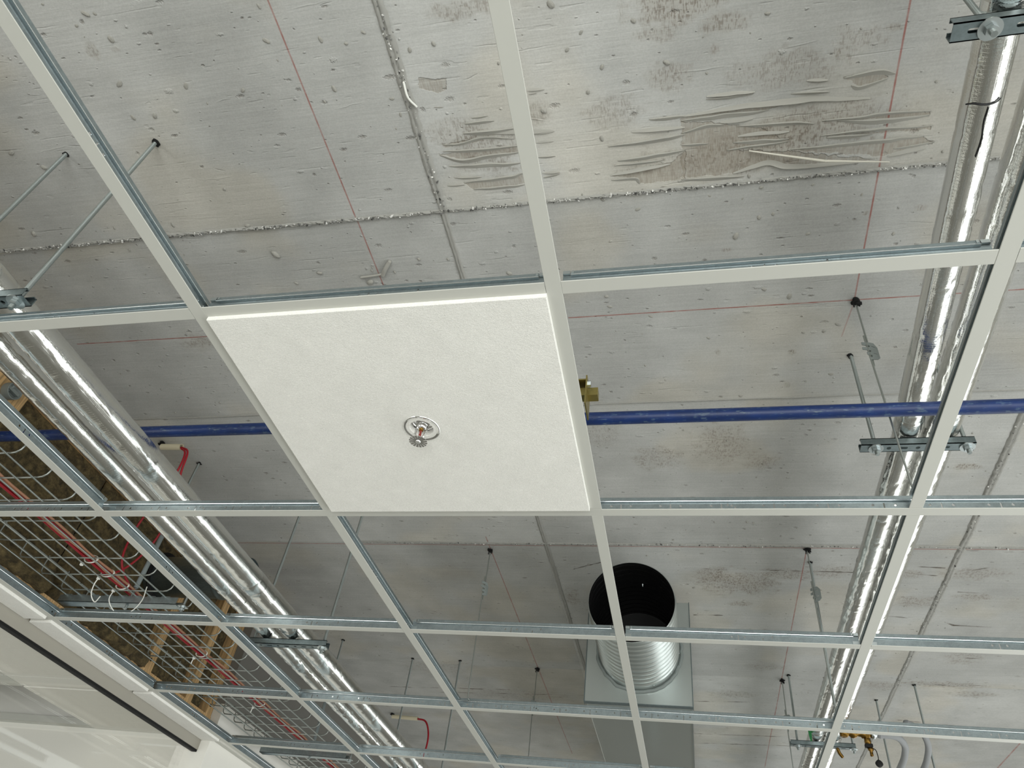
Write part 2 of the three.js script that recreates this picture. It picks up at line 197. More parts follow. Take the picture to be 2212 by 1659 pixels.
const CHALK = [[0.024, 0.6, 0.024, -0.46, 0.85], [0.5, -0.6, 1.75, -0.598, 1], [1.204, 0.2, 1.204, -0.61, 0.9], [1.204, -0.61, 1.19, -0.72, 0.4], [-1.04, -0.586, -0.55, -0.588, 1], [-1.1, -1.757, 2.3, -1.768, 1], [0.028, -1.7, 0.024, -4.3, 0.9], [1.202, -1.77, 1.194, -4.3, 0.9], [2.38, -1.7, 2.38, -5, 0.8]];
function panel(x0, x1, z0, z1, ppm, dy, tint) {
  const w = Math.min(2048, Math.round((x1 - x0) * ppm)), h = Math.min(2048, Math.round((z0 - z1) * ppm)), col = new Uint8Array(w * h * 4), bmp = new Uint8Array(w * h * 4);
  const H = new Float32Array(w * h), C = new Float32Array(w * h * 3), sx = (x1 - x0) / w, sz = (z0 - z1) / h;
  const X = i => x0 + (i + 0.5) * sx, Z = j => z1 + (j + 0.5) * sz, seedX = 31.7 * x0 + 11, seedZ = 17.3 * z1 + 5;
  for (let j = 0; j < h; j++) for (let i = 0; i < w; i++) {
    const x = X(i), z = Z(j), k = j * w + i, a = x * 2.1 + seedX, b = z * 2.1 + seedZ;
    const big = fbm(a, b, 3), mid = fbm(a * 5 + 7, b * 5, 3), fine = vn(x * 420, z * 420), ply = vn(x * 9 + seedX, z * 330 + 2.2 * mid), ply2 = vn(x * 34, z * 610);
    const g = 175 + tint + 34 * (big - 0.5) + 20 * (mid - 0.5) + 9 * (fine - 0.5) + 7 * (ply - 0.5) + 5 * (rnd() - 0.5);
    const warm = smooth(0.5, 0.72, fbm(a * 1.7 + 50, b * 1.7, 3));
    C[3 * k] = g + 2 * warm; C[3 * k + 1] = g - 1 * warm; C[3 * k + 2] = g - 3 - 6 * warm;
    const crack = vn(x * 26 + 3 * mid, z * 210 + seedZ);
    H[k] = 0.5 + 0.02 * (fine - 0.5) + 0.03 * (ply2 - 0.5) + 0.16 * (mid - 0.5) - 0.1 * smooth(0.9, 0.97, crack);
  }
  const area = (xa, xb, za, zb, f) => { const i0 = Math.max(0, Math.floor((xa - x0) / sx)), i1 = Math.min(w - 1, Math.ceil((xb - x0) / sx)), j0 = Math.max(0, Math.floor((za - z1) / sz)), j1 = Math.min(h - 1, Math.ceil((zb - z1) / sz)); for (let j = j0; j <= j1; j++) for (let i = i0; i <= i1; i++) f(X(i), Z(j), j * w + i); };
  const dye = (k, r, g, b, t) => { C[3 * k] += (r - C[3 * k]) * t; C[3 * k + 1] += (g - C[3 * k + 1]) * t; C[3 * k + 2] += (b - C[3 * k + 2]) * t; };
  for (const [cx, cz, rx, rz, s] of STAINS) area(cx - rx * 1.3, cx + rx * 1.3, cz - rz * 1.3, cz + rz * 1.3, (x, z, k) => {   // brown formwork residue with a woven grain
    const d = Math.hypot((x - cx) / rx, (z - cz) / rz) + 0.9 * (fbm(x * 40, z * 60, 3) - 0.5); if (d > 1.1) return;
    const w = smooth(1.1, 0.35, d) * s, hair = vn(x * 880, z * 150), dots = fbm(x * 150 + 3, z * 190, 3), t = w * smooth(0.5, 0.72, 0.5 * hair + 0.55 * dots);
    dye(k, 139, 130, 117, 0.3 * w); dye(k, 98, 88, 78, 0.62 * t); H[k] -= 0.03 * t;
  });
  for (const p of PATCHES) { let a = 9, b = -9, c = 9, d = -9; for (const q of p) { a = Math.min(a, q[0]); b = Math.max(b, q[0]); c = Math.min(c, q[1]); d = Math.max(d, q[1]); }
    area(a - 0.01, b + 0.01, c - 0.01, d + 0.01, (x, z, k) => { const wx = x + 0.012 * (fbm(x * 70, z * 90, 3) - 0.5), wz = z + 0.008 * (fbm(x * 80 + 9, z * 100, 3) - 0.5); if (!inPoly(wx, wz, p)) return; dye(k, 137, 128, 115, 0.4 + 0.4 * (vn(x * 500, z * 90) - 0.5)); H[k] -= 0.2; }); }
  for (const s of SCRATCHES) for (let q = 0; q + 1 < s.length; q++) line(s[q], s[q + 1], 0.004, 66, 58, 50, 0.8, -0.25);
  function line([ax, az], [bx_, bz], wd, r, g, b, s, dh = 0) {
    const L = Math.hypot(bx_ - ax, bz - az);
    area(Math.min(ax, bx_) - 0.02, Math.max(ax, bx_) + 0.02, Math.min(az, bz) - 0.02, Math.max(az, bz) + 0.02, (x, z, k) => {
      const t = clamp(((x - ax) * (bx_ - ax) + (z - az) * (bz - az)) / (L * L)), px = ax + t * (bx_ - ax), pz = az + t * (bz - az), wob = 0.003 * (vn(x * 40, z * 40) - 0.5) * (dh ? 2 : 0), d = Math.abs(Math.hypot(x - px, z - pz) + wob), e = smooth(wd, wd * 0.25, d);
      if (e <= 0) return; const m = e * s * (0.35 + 0.9 * fbm(x * 55, z * 55, 3)) * (dh ? smooth(0.35, 0.55, fbm(x * 14, z * 60, 2)) : 1); dye(k, r, g, b, clamp(m)); H[k] += dh * m;
    });
  }
  for (const [ax, az, bx_, bz, s] of CHALK) line([ax, az], [bx_, bz], 0.0026, 138, 74, 66, s * 0.8);
  const n = Math.round((x1 - x0) * (z0 - z1) * 240);
  for (let q = 0; q < n; q++) {                    // air holes and chips
    const cx = rr(x0, x1), cz = rr(z1, z0), r = 0.0012 + 0.005 * Math.pow(rnd(), 3), e = rr(1, 2.6), up = rnd() < 0.4, dk = rr(0.1, 0.5);
    area(cx - r * e, cx + r * e, cz - r, cz + r, (x, z, k) => { const d = Math.hypot((x - cx) / (r * e), (z - cz) / r) + 0.7 * (vn(x * 700, z * 700) - 0.5); if (d > 1) return; H[k] += (up ? 0.3 : -0.35) * (1 - d * d); if (!up) dye(k, 96, 88, 80, dk * (1 - d)); });
  }
  for (let q = 0; q < n * 0.25; q++) {             // hairline drag marks along the boards
    const ax = rr(x0, x1), az = rr(z1, z0), l = rr(0.02, 0.16), b = az + rr(-0.012, 0.012), s = rr(-0.25, 0.2);
    area(ax, ax + l, Math.min(az, b) - 0.003, Math.max(az, b) + 0.003, (x, z, k) => { const t = (x - ax) / l, d = Math.abs(z - (az + (b - az) * t) + 0.003 * (vn(x * 60, az * 900) - 0.5)); if (d < 0.0016) H[k] += s * Math.sin(Math.PI * t) * (1 - d / 0.0016); });
  }
  for (let k = 0; k < w * h; k++) { for (let c = 0; c < 3; c++) col[4 * k + c] = clamp(C[3 * k + c], 0, 255); const v = clamp(H[k] * 255, 0, 255); bmp[4 * k] = bmp[4 * k + 1] = bmp[4 * k + 2] = v; col[4 * k + 3] = bmp[4 * k + 3] = 255; }
  const mat = new THREE.MeshStandardMaterial({ roughness: 0.92, map: wrapTex(col, w, h, true), bumpMap: wrapTex(bmp, w, h, false), bumpScale: 0.006 });
  const g = new THREE.BoxGeometry(x1 - x0, 0.02, z0 - z1).toNonIndexed(); g.translate((x0 + x1) / 2, SL + 0.01 + dy, (z0 + z1) / 2);
  const p = g.attributes.position, u = g.attributes.uv; for (let i = 0; i < p.count; i++) u.setXY(i, (p.getX(i) - x0) / (x1 - x0), (p.getZ(i) - z1) / (z0 - z1));
  return part('concrete_panel', g, mat, ceiling);
}
const PX = [-1.26, 0.247, 1.7, 3.2], PZ = [0.62, -0.238, -0.95, -1.745, -2.95, -5.4], PPM = [1150, 1050, 800, 620, 330];
for (let r = 0; r < 5; r++) for (let c = 0; c < 3; c++) panel(PX[c], PX[c + 1], PZ[r], PZ[r + 1], c < 2 ? PPM[r] : PPM[r] * 0.5, ((r * 7 + c * 5) % 4) * 0.0007, [0, -4, 3, -2][(r * 3 + c * 2) % 4]);
function fin(ax, az, bx_, bz, wd, ht, rough, lines) {   // mortar fin left at a formwork joint
  const L = Math.hypot(bx_ - ax, bz - az), n = Math.ceil(L / 0.0045), ux = (bx_ - ax) / L, uz = (bz - az) / L, m = 9, pos = [], idx = [];
  for (let i = 0; i <= n; i++) for (let j = 0; j < m; j++) {
    const t = i / n * L, s = (j / (m - 1) - 0.5), e = 1 - 4 * s * s, wob = 0.004 * (fbm(t * 8 + ax * 9, 3.3, 2) - 0.5), q = s * wd * (0.8 + 0.5 * vn(t * 60, j * 3 + az * 10)) + wob;
    const prof = lines ? (Math.abs(Math.abs(s) - 0.26) < 0.14 ? 1 : 0.25) : 1;
    const hgt = j === 0 || j === m - 1 ? -0.002 : ht * e * prof * (1 - rough + 2 * rough * vn(t * 190 + j * 31, j * 7.7 + ax * 40)) * (0.6 + 0.8 * fbm(t * 12, az * 5 + 1, 2));
    pos.push(ax + ux * t - uz * q, SL - hgt, az + uz * t + ux * q);
    if (i && j) { const a = (i - 1) * m + j - 1, b = i * m + j - 1; idx.push(a, b, a + 1, b, b + 1, a + 1); }
  }
  const g = new THREE.BufferGeometry(); g.setAttribute('position', new THREE.Float32BufferAttribute(pos, 3)); g.setIndex(idx); g.computeVertexNormals();
  return g;
}
const concreteFin = new THREE.MeshStandardMaterial({ color: 0x9b9a95, roughness: 0.95, side: THREE.DoubleSide, bumpMap: grain(1), bumpScale: 0.001 });
for (const a of [[-1.26, -0.226, 0.247, -0.238, 0.012, 0.0035, 0.95, 0], [0.247, -0.238, 1.9, -0.241, 0.011, 0.0035, 0.95, 0], [0.238, 0.6, 0.247, -0.238, 0.024, 0.004, 0.5, 1], [0.247, -0.238, 0.247, -0.95, 0.017, 0.003, 0.5, 1], [0.247, -0.95, 0.258, -1.745, 0.017, 0.003, 0.5, 1], [0.258, -1.745, 0.268, -2.95, 0.017, 0.003, 0.5, 1], [1.695, -0.95, 1.7, -1.745, 0.024, 0.004, 0.5, 1], [1.7, -1.745, 1.7, -2.95, 0.024, 0.004, 0.5, 1], [1.7, -2.95, 1.7, -4.3, 0.024, 0.004, 0.5, 1], [-0.5, -1.741, 1.0, -1.75, 0.012, 0.003, 0.8, 0], [1.0, -1.75, 2.3, -1.75, 0.016, 0.003, 0.7, 1], [-1.1, -0.945, 1.7, -0.951, 0.006, 0.0016, 0.6, 0]]) part('joint_fin', fin(...a), concreteFin, ceiling);
// flakes of peeled concrete skin: each is a lens-shaped lip with its own thickness
const spallMat = new THREE.MeshStandardMaterial({ color: 0xa3a19a, roughness: 0.95, side: THREE.DoubleSide, bumpMap: grain(2), bumpScale: 0.0006 });
RIDGES.forEach((pts, ri) => {
  const c = new THREE.CatmullRomCurve3(pts.map(q => new THREE.Vector3(q[0], 0, q[1])), false, 'centripetal'), L = c.getLength(), n = Math.max(8, Math.round(L / 0.004)), wd = Math.min(rr(0.006, 0.011), L * 0.12), ht = Math.min(rr(0.0025, 0.005), L * 0.05), flip = rnd() < 0.35 ? -1 : 1, pos = [], idx = [], m = 7;
  const prof = [[-0.9, -0.001], [-0.55, 0.16], [-0.15, 0.5], [0.12, 0.92], [0.2, 1], [0.22, 0.4], [0.26, -0.3]];
  for (let i = 0; i <= n; i++) { const t = i / n, q = c.getPoint(t), tg = c.getTangent(t), e = Math.pow(Math.sin(Math.PI * clamp(t * 0.96 + 0.02)), 0.6);
    for (let j = 0; j < m; j++) { const s = prof[j][0] * wd * e * flip * (0.85 + 0.3 * vn(t * L * 30 + ri * 9, j)) + 0.004 * (fbm(t * L * 22, ri * 3.1, 2) - 0.5), hh = prof[j][1] < 0 ? -0.001 : prof[j][1] * ht * e * (0.6 + 0.8 * vn(t * L * 22 + ri * 5, 2 + j * 0.2)); pos.push(q.x - tg.z * s, SL - hh, q.z + tg.x * s); if (i && j) { const a = (i - 1) * m + j - 1, b = i * m + j - 1; idx.push(a, b, a + 1, b, b + 1, a + 1); } } }
  const g = new THREE.BufferGeometry(); g.setAttribute('position', new THREE.Float32BufferAttribute(pos, 3)); g.setIndex(idx); g.computeVertexNormals(); part('spall_flake', g, spallMat, ceiling);
});
{ // crumbs of mortar sitting in the rough joints
  const g = new THREE.TetrahedronGeometry(1, 1), spots = []; for (const [ax, az, bx_, bz, n, w] of [[-1.26, -0.226, 0.247, -0.238, 620, 0.006], [0.247, -0.238, 1.75, -0.241, 560, 0.006], [0.24, 0.5, 0.247, -0.238, 150, 0.009], [-0.5, -1.741, 2.2, -1.75, 260, 0.006], [1.695, -0.95, 1.7, -2.95, 150, 0.009]]) for (let i = 0; i < n; i++) { const t = rnd(); spots.push([ax + (bx_ - ax) * t + rr(-w, w) * (az !== bz && Math.abs(ax - bx_) < 0.1 ? 1 : 0), az + (bz - az) * t + rr(-w, w) * (Math.abs(ax - bx_) > 0.1 ? 0.6 : 0)]); }
  const im = new THREE.InstancedMesh(g, new THREE.MeshStandardMaterial({ color: 0xffffff, roughness: 0.95, flatShading: true }), spots.length), mt = new THREE.Matrix4(), c = new THREE.Color();
  spots.forEach(([x, z], i) => { const r = 0.0009 + 0.0026 * rnd() * rnd(); mt.compose(new THREE.Vector3(x, SL - rr(0.001, 0.005), z), new THREE.Quaternion().setFromEuler(new THREE.Euler(rnd() * 6, rnd() * 6, rnd() * 6)), new THREE.Vector3(r * rr(1, 2.2), r, r)); im.setMatrixAt(i, mt); const k = rnd() < 0.4 ? rr(0.55, 0.8) : rr(0.04, 0.3); im.setColorAt(i, c.setRGB(k, k * 0.99, k * 0.95)); });
  im.name = 'joint_crumbs'; im.userData.kind = 'stuff'; im.castShadow = im.receiveShadow = true; ceiling.add(im);
}
part('splinter', [cyl([0.94, SL - 0.004, -0.162], [1.09, SL - 0.018, -0.196], 0.0016, 6, 0.003), cyl([1.09, SL - 0.018, -0.196], [1.221, SL - 0.004, -0.222], 0.003, 6, 0.001)], M.splinter, ceiling, 'pale wood splinter stuck to the slab');
part('splinter', tube([[0.247, SL - 0.006, 0.08], [0.249, SL - 0.012, 0.05], [0.259, SL - 0.006, 0.026]], 0.0026, 6), M.white, ceiling);
part('mortar_smear', [tube([[-0.027, SL - 0.001, -0.413], [0.01, SL - 0.002, -0.41], [0.041, SL - 0.003, -0.406]], 0.003, 6), tube([[0.036, SL - 0.002, -0.41], [0.05, SL - 0.004, -0.39], [0.067, SL - 0.001, -0.371]], 0.006, 6)], spallMat, ceiling);
{ // mortar pimples
  const g = new THREE.SphereGeometry(1, 9, 6); const p = g.attributes.position; for (let i = 0; i < p.count; i++) { const k = 0.8 + 0.4 * vn(p.getX(i) * 2 + 5, p.getZ(i) * 2 + p.getY(i) + 7); p.setXYZ(i, p.getX(i) * k, p.getY(i) * k, p.getZ(i) * k); } g.computeVertexNormals();
  const list = PIMPLES.map(q => [q[0], q[1], q[2]]); for (let i = 0; i < 420; i++) list.push([rr(-1.2, 1.9), rr(-3.2, 0.4), 0.0012 + 0.0026 * rnd() * rnd()]);
  const im = new THREE.InstancedMesh(g, spallMat, list.length), mt = new THREE.Matrix4();
  list.forEach(([x, z, r], i) => { mt.compose(new THREE.Vector3(x, SL + 0.0005, z), new THREE.Quaternion().setFromAxisAngle(new THREE.Vector3(0, 1, 0), rnd() * 6), new THREE.Vector3(r * rr(1, 1.7), r * rr(0.45, 0.8), r)); im.setMatrixAt(i, mt); });
  im.name = 'mortar_pimples'; im.userData.kind = 'stuff'; im.castShadow = im.receiveShadow = true; ceiling.add(im);
}

// ---------------------------------------------------------------- suspended grid: T-bars with flange, punched web and bulb
const FH = 0.012;
function webX(x0, x1, z, holes) {                 // web in the plane z, holes [kind, x]
  const s = rectShape(x0, 0.0006, x1, 0.026);
  for (const [k, x] of holes) { if (x < x0 + 0.006 || x > x1 - 0.006) continue; if (k === 'o') s.holes.push(slotPath(x, 0.0155, 0.0054, 0.0054)); if (k === 's') { s.holes.push(slotPath(x, 0.0125, 0.0028, 0.016)); } if (k === 'a') s.holes.push(slotPath(x, 0.018, 0.003, 0.007)); if (k === 'b') s.holes.push(slotPath(x, 0.011, 0.003, 0.007)); }
  const g = extr(s, 0.0012); g.translate(0, 0, z - 0.0006); return metreUV(clean(g));
}
function swapXZ(g) { g = clean(g); const p = g.attributes.position, n = g.attributes.normal; for (let i = 0; i < p.count; i++) { const a = p.getX(i), b = p.getZ(i); p.setX(i, b); p.setZ(i, -a); const c = n.getX(i), d = n.getZ(i); n.setX(i, d); n.setZ(i, -c); } return g; }
function bulbX(x0, x1, z) { const s = new THREE.Shape(); for (const [i, [a, b]] of [[-0.0007, 0.0245], [-0.0036, 0.0245], [-0.0034, 0.0272], [-0.003, 0.0345], [-0.0022, 0.0354], [0.0022, 0.0354], [0.003, 0.0345], [0.0034, 0.0272], [0.0036, 0.0245], [0.0007, 0.0245]].entries()) i ? s.lineTo(a, b) : s.moveTo(a, b); const g = extr(s, x1 - x0); g.rotateY(Math.PI / 2); g.translate(x0, 0, z); return metreUV(clean(g)); }
function flangeX(x0, x1, z, y = 0) {              // rolled cap with returned edges
  const s = new THREE.Shape(); for (const [i, [a, b]] of [[-FH, 0.0005], [-FH + 0.0005, 0], [FH - 0.0005, 0], [FH, 0.0005], [FH, 0.0012], [FH - 0.003, 0.0012], [0.001, 0.0009], [-0.001, 0.0009], [-FH + 0.003, 0.0012], [-FH, 0.0012]].entries()) i ? s.lineTo(a, b) : s.moveTo(a, b);
  const g = extr(s, x1 - x0); g.rotateY(Math.PI / 2); g.translate(x0, y, z); return metreUV(clean(g));
}
const lipX = (x0, x1, z) => [-1, 1].map(k => { const s = new THREE.Shape(); s.moveTo(k * -0.0034, 0.0268); s.lineTo(k * -0.0047, 0.0258); s.lineTo(k * -0.0052, 0.0247); s.lineTo(k * -0.0048, 0.0238); s.lineTo(k * -0.0034, 0.0236); s.closePath(); const g = extr(s, x1 - x0); g.rotateY(Math.PI / 2); g.translate(x0, 0, z); return metreUV(clean(g)); });
const clipX = (x, z, d) => [bx(x, x + d * 0.011, 0.027, 0.034, z - 0.0042, z + 0.0042), bx(x - d * 0.001, x + d * 0.015, 0.006, 0.0135, z - 0.0022, z + 0.0022), bx(x + d * 0.013, x + d * 0.0165, 0.028, 0.0335, z - 0.0046, z + 0.0046)];
const MAIN_Z = [-0.6, -1.8], ALL_L = [-2, -1, 0, 1, 2];
function tee(name, label, along, fixed, a, b, holes, group, lift = 0, clips = true) {
  const t = thing(name, label, 'ceiling bar', along === 'x' ? [(a + b) / 2, 0, fixed] : [fixed, 0, (a + b) / 2], group);
  const f = along === 'x' ? g => g : swapXZ, A = along === 'x' ? a : -b, B = along === 'x' ? b : -a, F = fixed, zf = along === 'x' ? F : F;
  part('flange', f(flangeX(A, B, zf, lift)), M.tee, t); part('web', f(webX(A, B, zf, holes)), M.galv, t); part('bulb', f(bulbX(A + (clips ? 0.012 : 0), B - (clips ? 0.012 : 0), zf)), M.galv, t);
  part('bulb_lip', lipX(A + (clips ? 0.012 : 0), B - (clips ? 0.012 : 0), zf).map(f), M.lip, t);
  if (clips) for (const [q, d] of [[A, 1], [B, -1]]) part('end_clip', clipX(q, zf, d).map(f), M.zinc, t);
  return t;
}
const mainHoles = (a, b) => { const h = []; for (let x = Math.ceil(a / 0.1) * 0.1; x < b; x += 0.1) { h.push(['s', x + 0.05], ['o', x + 0.03], ['o', x + 0.07]); } for (let x = -1.2; x < b; x += 0.6) h.push(['a', x + 0.262], ['b', x + 0.276]); return h; };
const crossHoles = (a, b) => { const c = (a + b) / 2, h = []; for (const q of b - a > 0.9 ? [c - 0.3, c, c + 0.3] : [c]) h.push(['s', q], ['o', q - 0.016], ['o', q + 0.016]); h.push(['a', c + 0.083], ['b', c + 0.06]); return h; };
tee('main_tee', 'long punched ceiling bar crossing the picture along the lower edge of the white tile', 'x', -0.6, -1.29, 2.1, mainHoles(-1.3, 2.1), 'long main bars', 0, false);
tee('main_tee', 'long punched ceiling bar running just below the open round duct', 'x', -1.8, -1.25, 2.1, mainHoles(-1.3, 2.1), 'long main bars', 0, false);
const side = { '-2': 'against the white edge tiles by the glazed partition', '-1': 'over the wire cable tray', 0: 'on the left side of the white tile', 1: 'on the right side of the white tile', 2: 'beneath the foil pipes at the right' };
const sideMid = { '-2': 'beside the edge tiles below the mineral wool wall', '-1': 'between the cable tray and the pair of large foil pipes', 0: 'running on from the lower left corner of the white tile', 1: 'crossing in front of the round duct opening', 2: 'beneath the foil pipes, between the two long punched bars' };
const sideFar = { '-2': 'beside the bright wall post at the bottom', '-1': 'below the foil pipes at the bottom left', 0: 'at the bottom between foil pipes and rectangular duct', 1: 'below the rectangular galvanised duct', 2: 'beside the brass valve at the bottom' };
for (const i of ALL_L) { const x = i * 0.6;
  if (i > -2) tee('cross_tee', 'near long white ceiling bar ' + side[i], 'z', x, -0.587, 0.62, crossHoles(-0.6, 0.6), 'long cross bars');
  tee('cross_tee', 'long white ceiling bar ' + sideMid[i], 'z', x, -1.788, -0.612, crossHoles(0.6, 1.8), 'long cross bars');
  tee('cross_tee', 'far long white ceiling bar ' + sideFar[i], 'z', x, -3, -1.812, crossHoles(1.8, 3), 'long cross bars');
}
const shortLabels = { '0,-1': 'short white ceiling bar at the left passing below the near foil pipe', '0,0': 'short white ceiling bar along the upper edge of the white tile', '0,1': 'short white ceiling bar right of the tile toward the foil pipes', '0,2': 'short white ceiling bar at the right picture edge beyond the foil pipes',
  '2,-2': 'short ceiling bar below the first cable tray bracket', '2,-1': 'short ceiling bar crossing below the large foil pipes', '2,0': 'short ceiling bar between the foil pipes and the round duct', '2,1': 'short ceiling bar crossing the round duct opening', '2,2': 'short ceiling bar right of the foil pipes, below the slab stains',
  '4,-2': 'farthest short ceiling bar, above the second cable tray bracket', '4,-1': 'farthest short ceiling bar crossing the large foil pipes', '4,0': 'farthest short ceiling bar left of the rectangular duct', '4,1': 'farthest short ceiling bar under the rectangular duct' };
for (const k in shortLabels) { const [m, i] = k.split(',').map(Number); tee('short_tee', shortLabels[k], 'x', -m * 0.6, i * 0.6 + 0.0125, (i + 1) * 0.6 - 0.0125, crossHoles(i * 0.6, i * 0.6 + 0.6), 'short cross bars'); }
for (const [m, l] of [[2, 'tiny bar end between the first two edge tiles'], [4, 'tiny bar end at the last edge tile by the bright post']]) if (m === 2) tee('tee_stub', l, 'x', -m * 0.6, -1.292, -1.2125, [], undefined, 0, false);

// ---------------------------------------------------------------- tiles
function tegular(x0, x1, z0, z1, d, o) {           // drop-edge tile: face panel below the flange, rim resting on it
  const f = rbx(x0, x1, -d, 0.004, z1, z0, 0.0012), r = bx(x0 - o[0], x1 + o[1], 0.0035, 0.015, z1 - o[2], z0 + o[3]); return [f, r];
}
{
  const t = thing('ceiling_tile', 'single white square ceiling tile holding a chrome sprinkler', 'ceiling tile', [0.3, -0.008, -0.3]);
  const hole = new THREE.Shape(); const [a, b, c, d] = [0.0145, 0.5875, -0.581, -0.0095];
  hole.moveTo(a, c); hole.lineTo(b, c); hole.lineTo(b, d); hole.lineTo(a, d); hole.closePath(); hole.holes.push(slotPath(0.306, -0.304, 0.046, 0.046));
  const g = extr(hole, 0.011, 0.0008); g.rotateX(Math.PI / 2); g.scale(1, 1, 1); const p = g.attributes.position; g.translate(0, 0.0035, 0);
  // shape y was mapped to +z
  part('face', metreUV(clean(g)), M.tile, t);
  part('rim', [bx(0.003, 0.28, 0.0015, 0.016, -0.597, -0.003), bx(0.332, 0.597, 0.0015, 0.016, -0.597, -0.003), bx(0.28, 0.332, 0.0015, 0.016, -0.597, -0.33), bx(0.28, 0.332, 0.0015, 0.016, -0.278, -0.003)], M.tile, t);
}
const edgeTiles = [[-0.612, -1.188, 'narrow white edge tile at the left picture edge above the glazed partition'], [-1.2115, -1.7885, 'narrow white edge tile in the middle of the row above the glazed partition'], [-1.8115, -2.352, 'narrow white edge tile ending at the bright wall post']];
for (const [z0, z1, l] of edgeTiles) solo('edge_tile', tegular(-1.2945, -1.2125, z0, z1, 0.009, [0, 0.006, 0.005, 0.005]), M.tile, l, 'ceiling tile', [-1.25, -0.009, (z0 + z1) / 2], 'narrow edge tiles');
solo('wall_angle', [bx(-1.2545, -1.233, 0.0, 0.0008, -3.0, -2.365), bx(-1.2545, -1.2537, 0.0, 0.02, -3.0, -2.365)], M.tee, 'thin white angle trim between wall and ceiling bar at the bottom', 'trim', [-1.245, 0, -2.7]);
solo('edge_strip', [bx(-1.233, -1.2125, 0.0012, 0.012, -3.0, -2.365)], M.tile, 'sliver of white tile between the angle trim and the far ceiling bar', 'ceiling tile', [-1.222, 0, -2.7]);

// sprinkler
{
  const t = thing('sprinkler', 'chrome pendent fire sprinkler with round escutcheon in the white tile', 'sprinkler', [0.306, -0.009, -0.304]);
  const c = [0.306, -0.0078, -0.304];
  part('escutcheon', lathe([[0.0225, 0.016], [0.0225, 0.004], [0.0235, 0.0012], [0.0255, 0.0004], [0.0275, 0.0012], [0.029, 0.0002], [0.0325, -0.0022], [0.0345, -0.0016], [0.0355, 0.0004], [0.0352, 0.002]].map(q => [q[0], q[1]]), c, [0, 1, 0], 64), M.chrome, t);
  part('cup', lathe([[0.0228, 0.014], [0.021, 0.0185], [0.012, 0.02], [0.0001, 0.02]], c, [0, 1, 0], 48), M.chrome, t);
  part('body', [hexNut([0.306, 0.004, -0.304], 0.022, 0.012), lathe([[0.009, 0.01], [0.0105, 0.002], [0.008, -0.004], [0.0062, -0.006], [0.0001, -0.006]], [0.306, -0.004, -0.304], [0, 1, 0], 24)], M.chrome, t);
  for (const s of [-1, 1]) part('frame_arm', tube([[0.306 + s * 0.0095, 0, -0.304], [0.306 + s * 0.0105, -0.012, -0.304], [0.306 + s * 0.009, -0.024, -0.304], [0.306 + s * 0.003, -0.034, -0.304], [0.306, -0.038, -0.304]], 0.0021, 8), M.chrome, t);
  part('bulb', lathe([[0.0001, 0.0105], [0.0016, 0.0095], [0.0026, 0.006], [0.0028, -0.004], [0.0018, -0.0095], [0.0001, -0.0105]], [0.306, -0.0215, -0.304], [0, 1, 0], 16), M.redGlass, t);
  part('bulb_seat', lathe([[0.0001, 0], [0.0042, 0], [0.0046, 0.004], [0.0036, 0.006], [0.0001, 0.006]], [0.306, -0.014, -0.304], [0, 1, 0], 16), M.brass, t);
  const s = new THREE.Shape(), n = 16; for (let i = 0; i < n; i++) { const a0 = i / n * 6.2832, w = 0.145; for (const [k, [r, a]] of [[0.0075, a0 - 0.19], [0.0168, a0 - w], [0.0172, a0], [0.0168, a0 + w], [0.0075, a0 + 0.19]].entries()) { const x = r * Math.cos(a), y = r * Math.sin(a); i || k ? s.lineTo(x, y) : s.moveTo(x, y); } } s.closePath();
  const g = extr(s, 0.0009); g.rotateX(Math.PI / 2); g.translate(0.306, -0.0385, -0.304); part('deflector', g, M.chrome, t);
  part('hub', [lathe([[0.0001, 0.004], [0.004, 0.003], [0.0048, 0], [0.0042, -0.0022], [0.0022, -0.0024], [0.002, -0.0006], [0.0001, -0.0006]], [0.306, -0.039, -0.304], [0, 1, 0], 20)], M.chrome, t);
}
{ // yellow-zinc bracket of the sprinkler hose bar
  const t = thing('hose_bracket', 'yellow zinc clamp of the sprinkler bar beside the tile, above the blue pipe', 'bracket', [0.6, 0.036, -0.304]);
  part('bar', [bx(-0.01, 0.632, 0.052, 0.070, -0.313, -0.295)], M.brassYellow, t);
  part('clamp', [bx(0.586, 0.589, 0.012, 0.082, -0.325, -0.283), bx(0.611, 0.6135, 0.02, 0.088, -0.328, -0.28), bx(0.589, 0.611, 0.079, 0.082, -0.325, -0.283), bx(0.589, 0.611, 0.082, 0.088, -0.328, -0.324)], M.brassYellow, t);
  part('nut', [hexNut([0.6165, 0.075, -0.29], 0.011, 0.006, [1, 0, 0])], M.zinc, t);
}

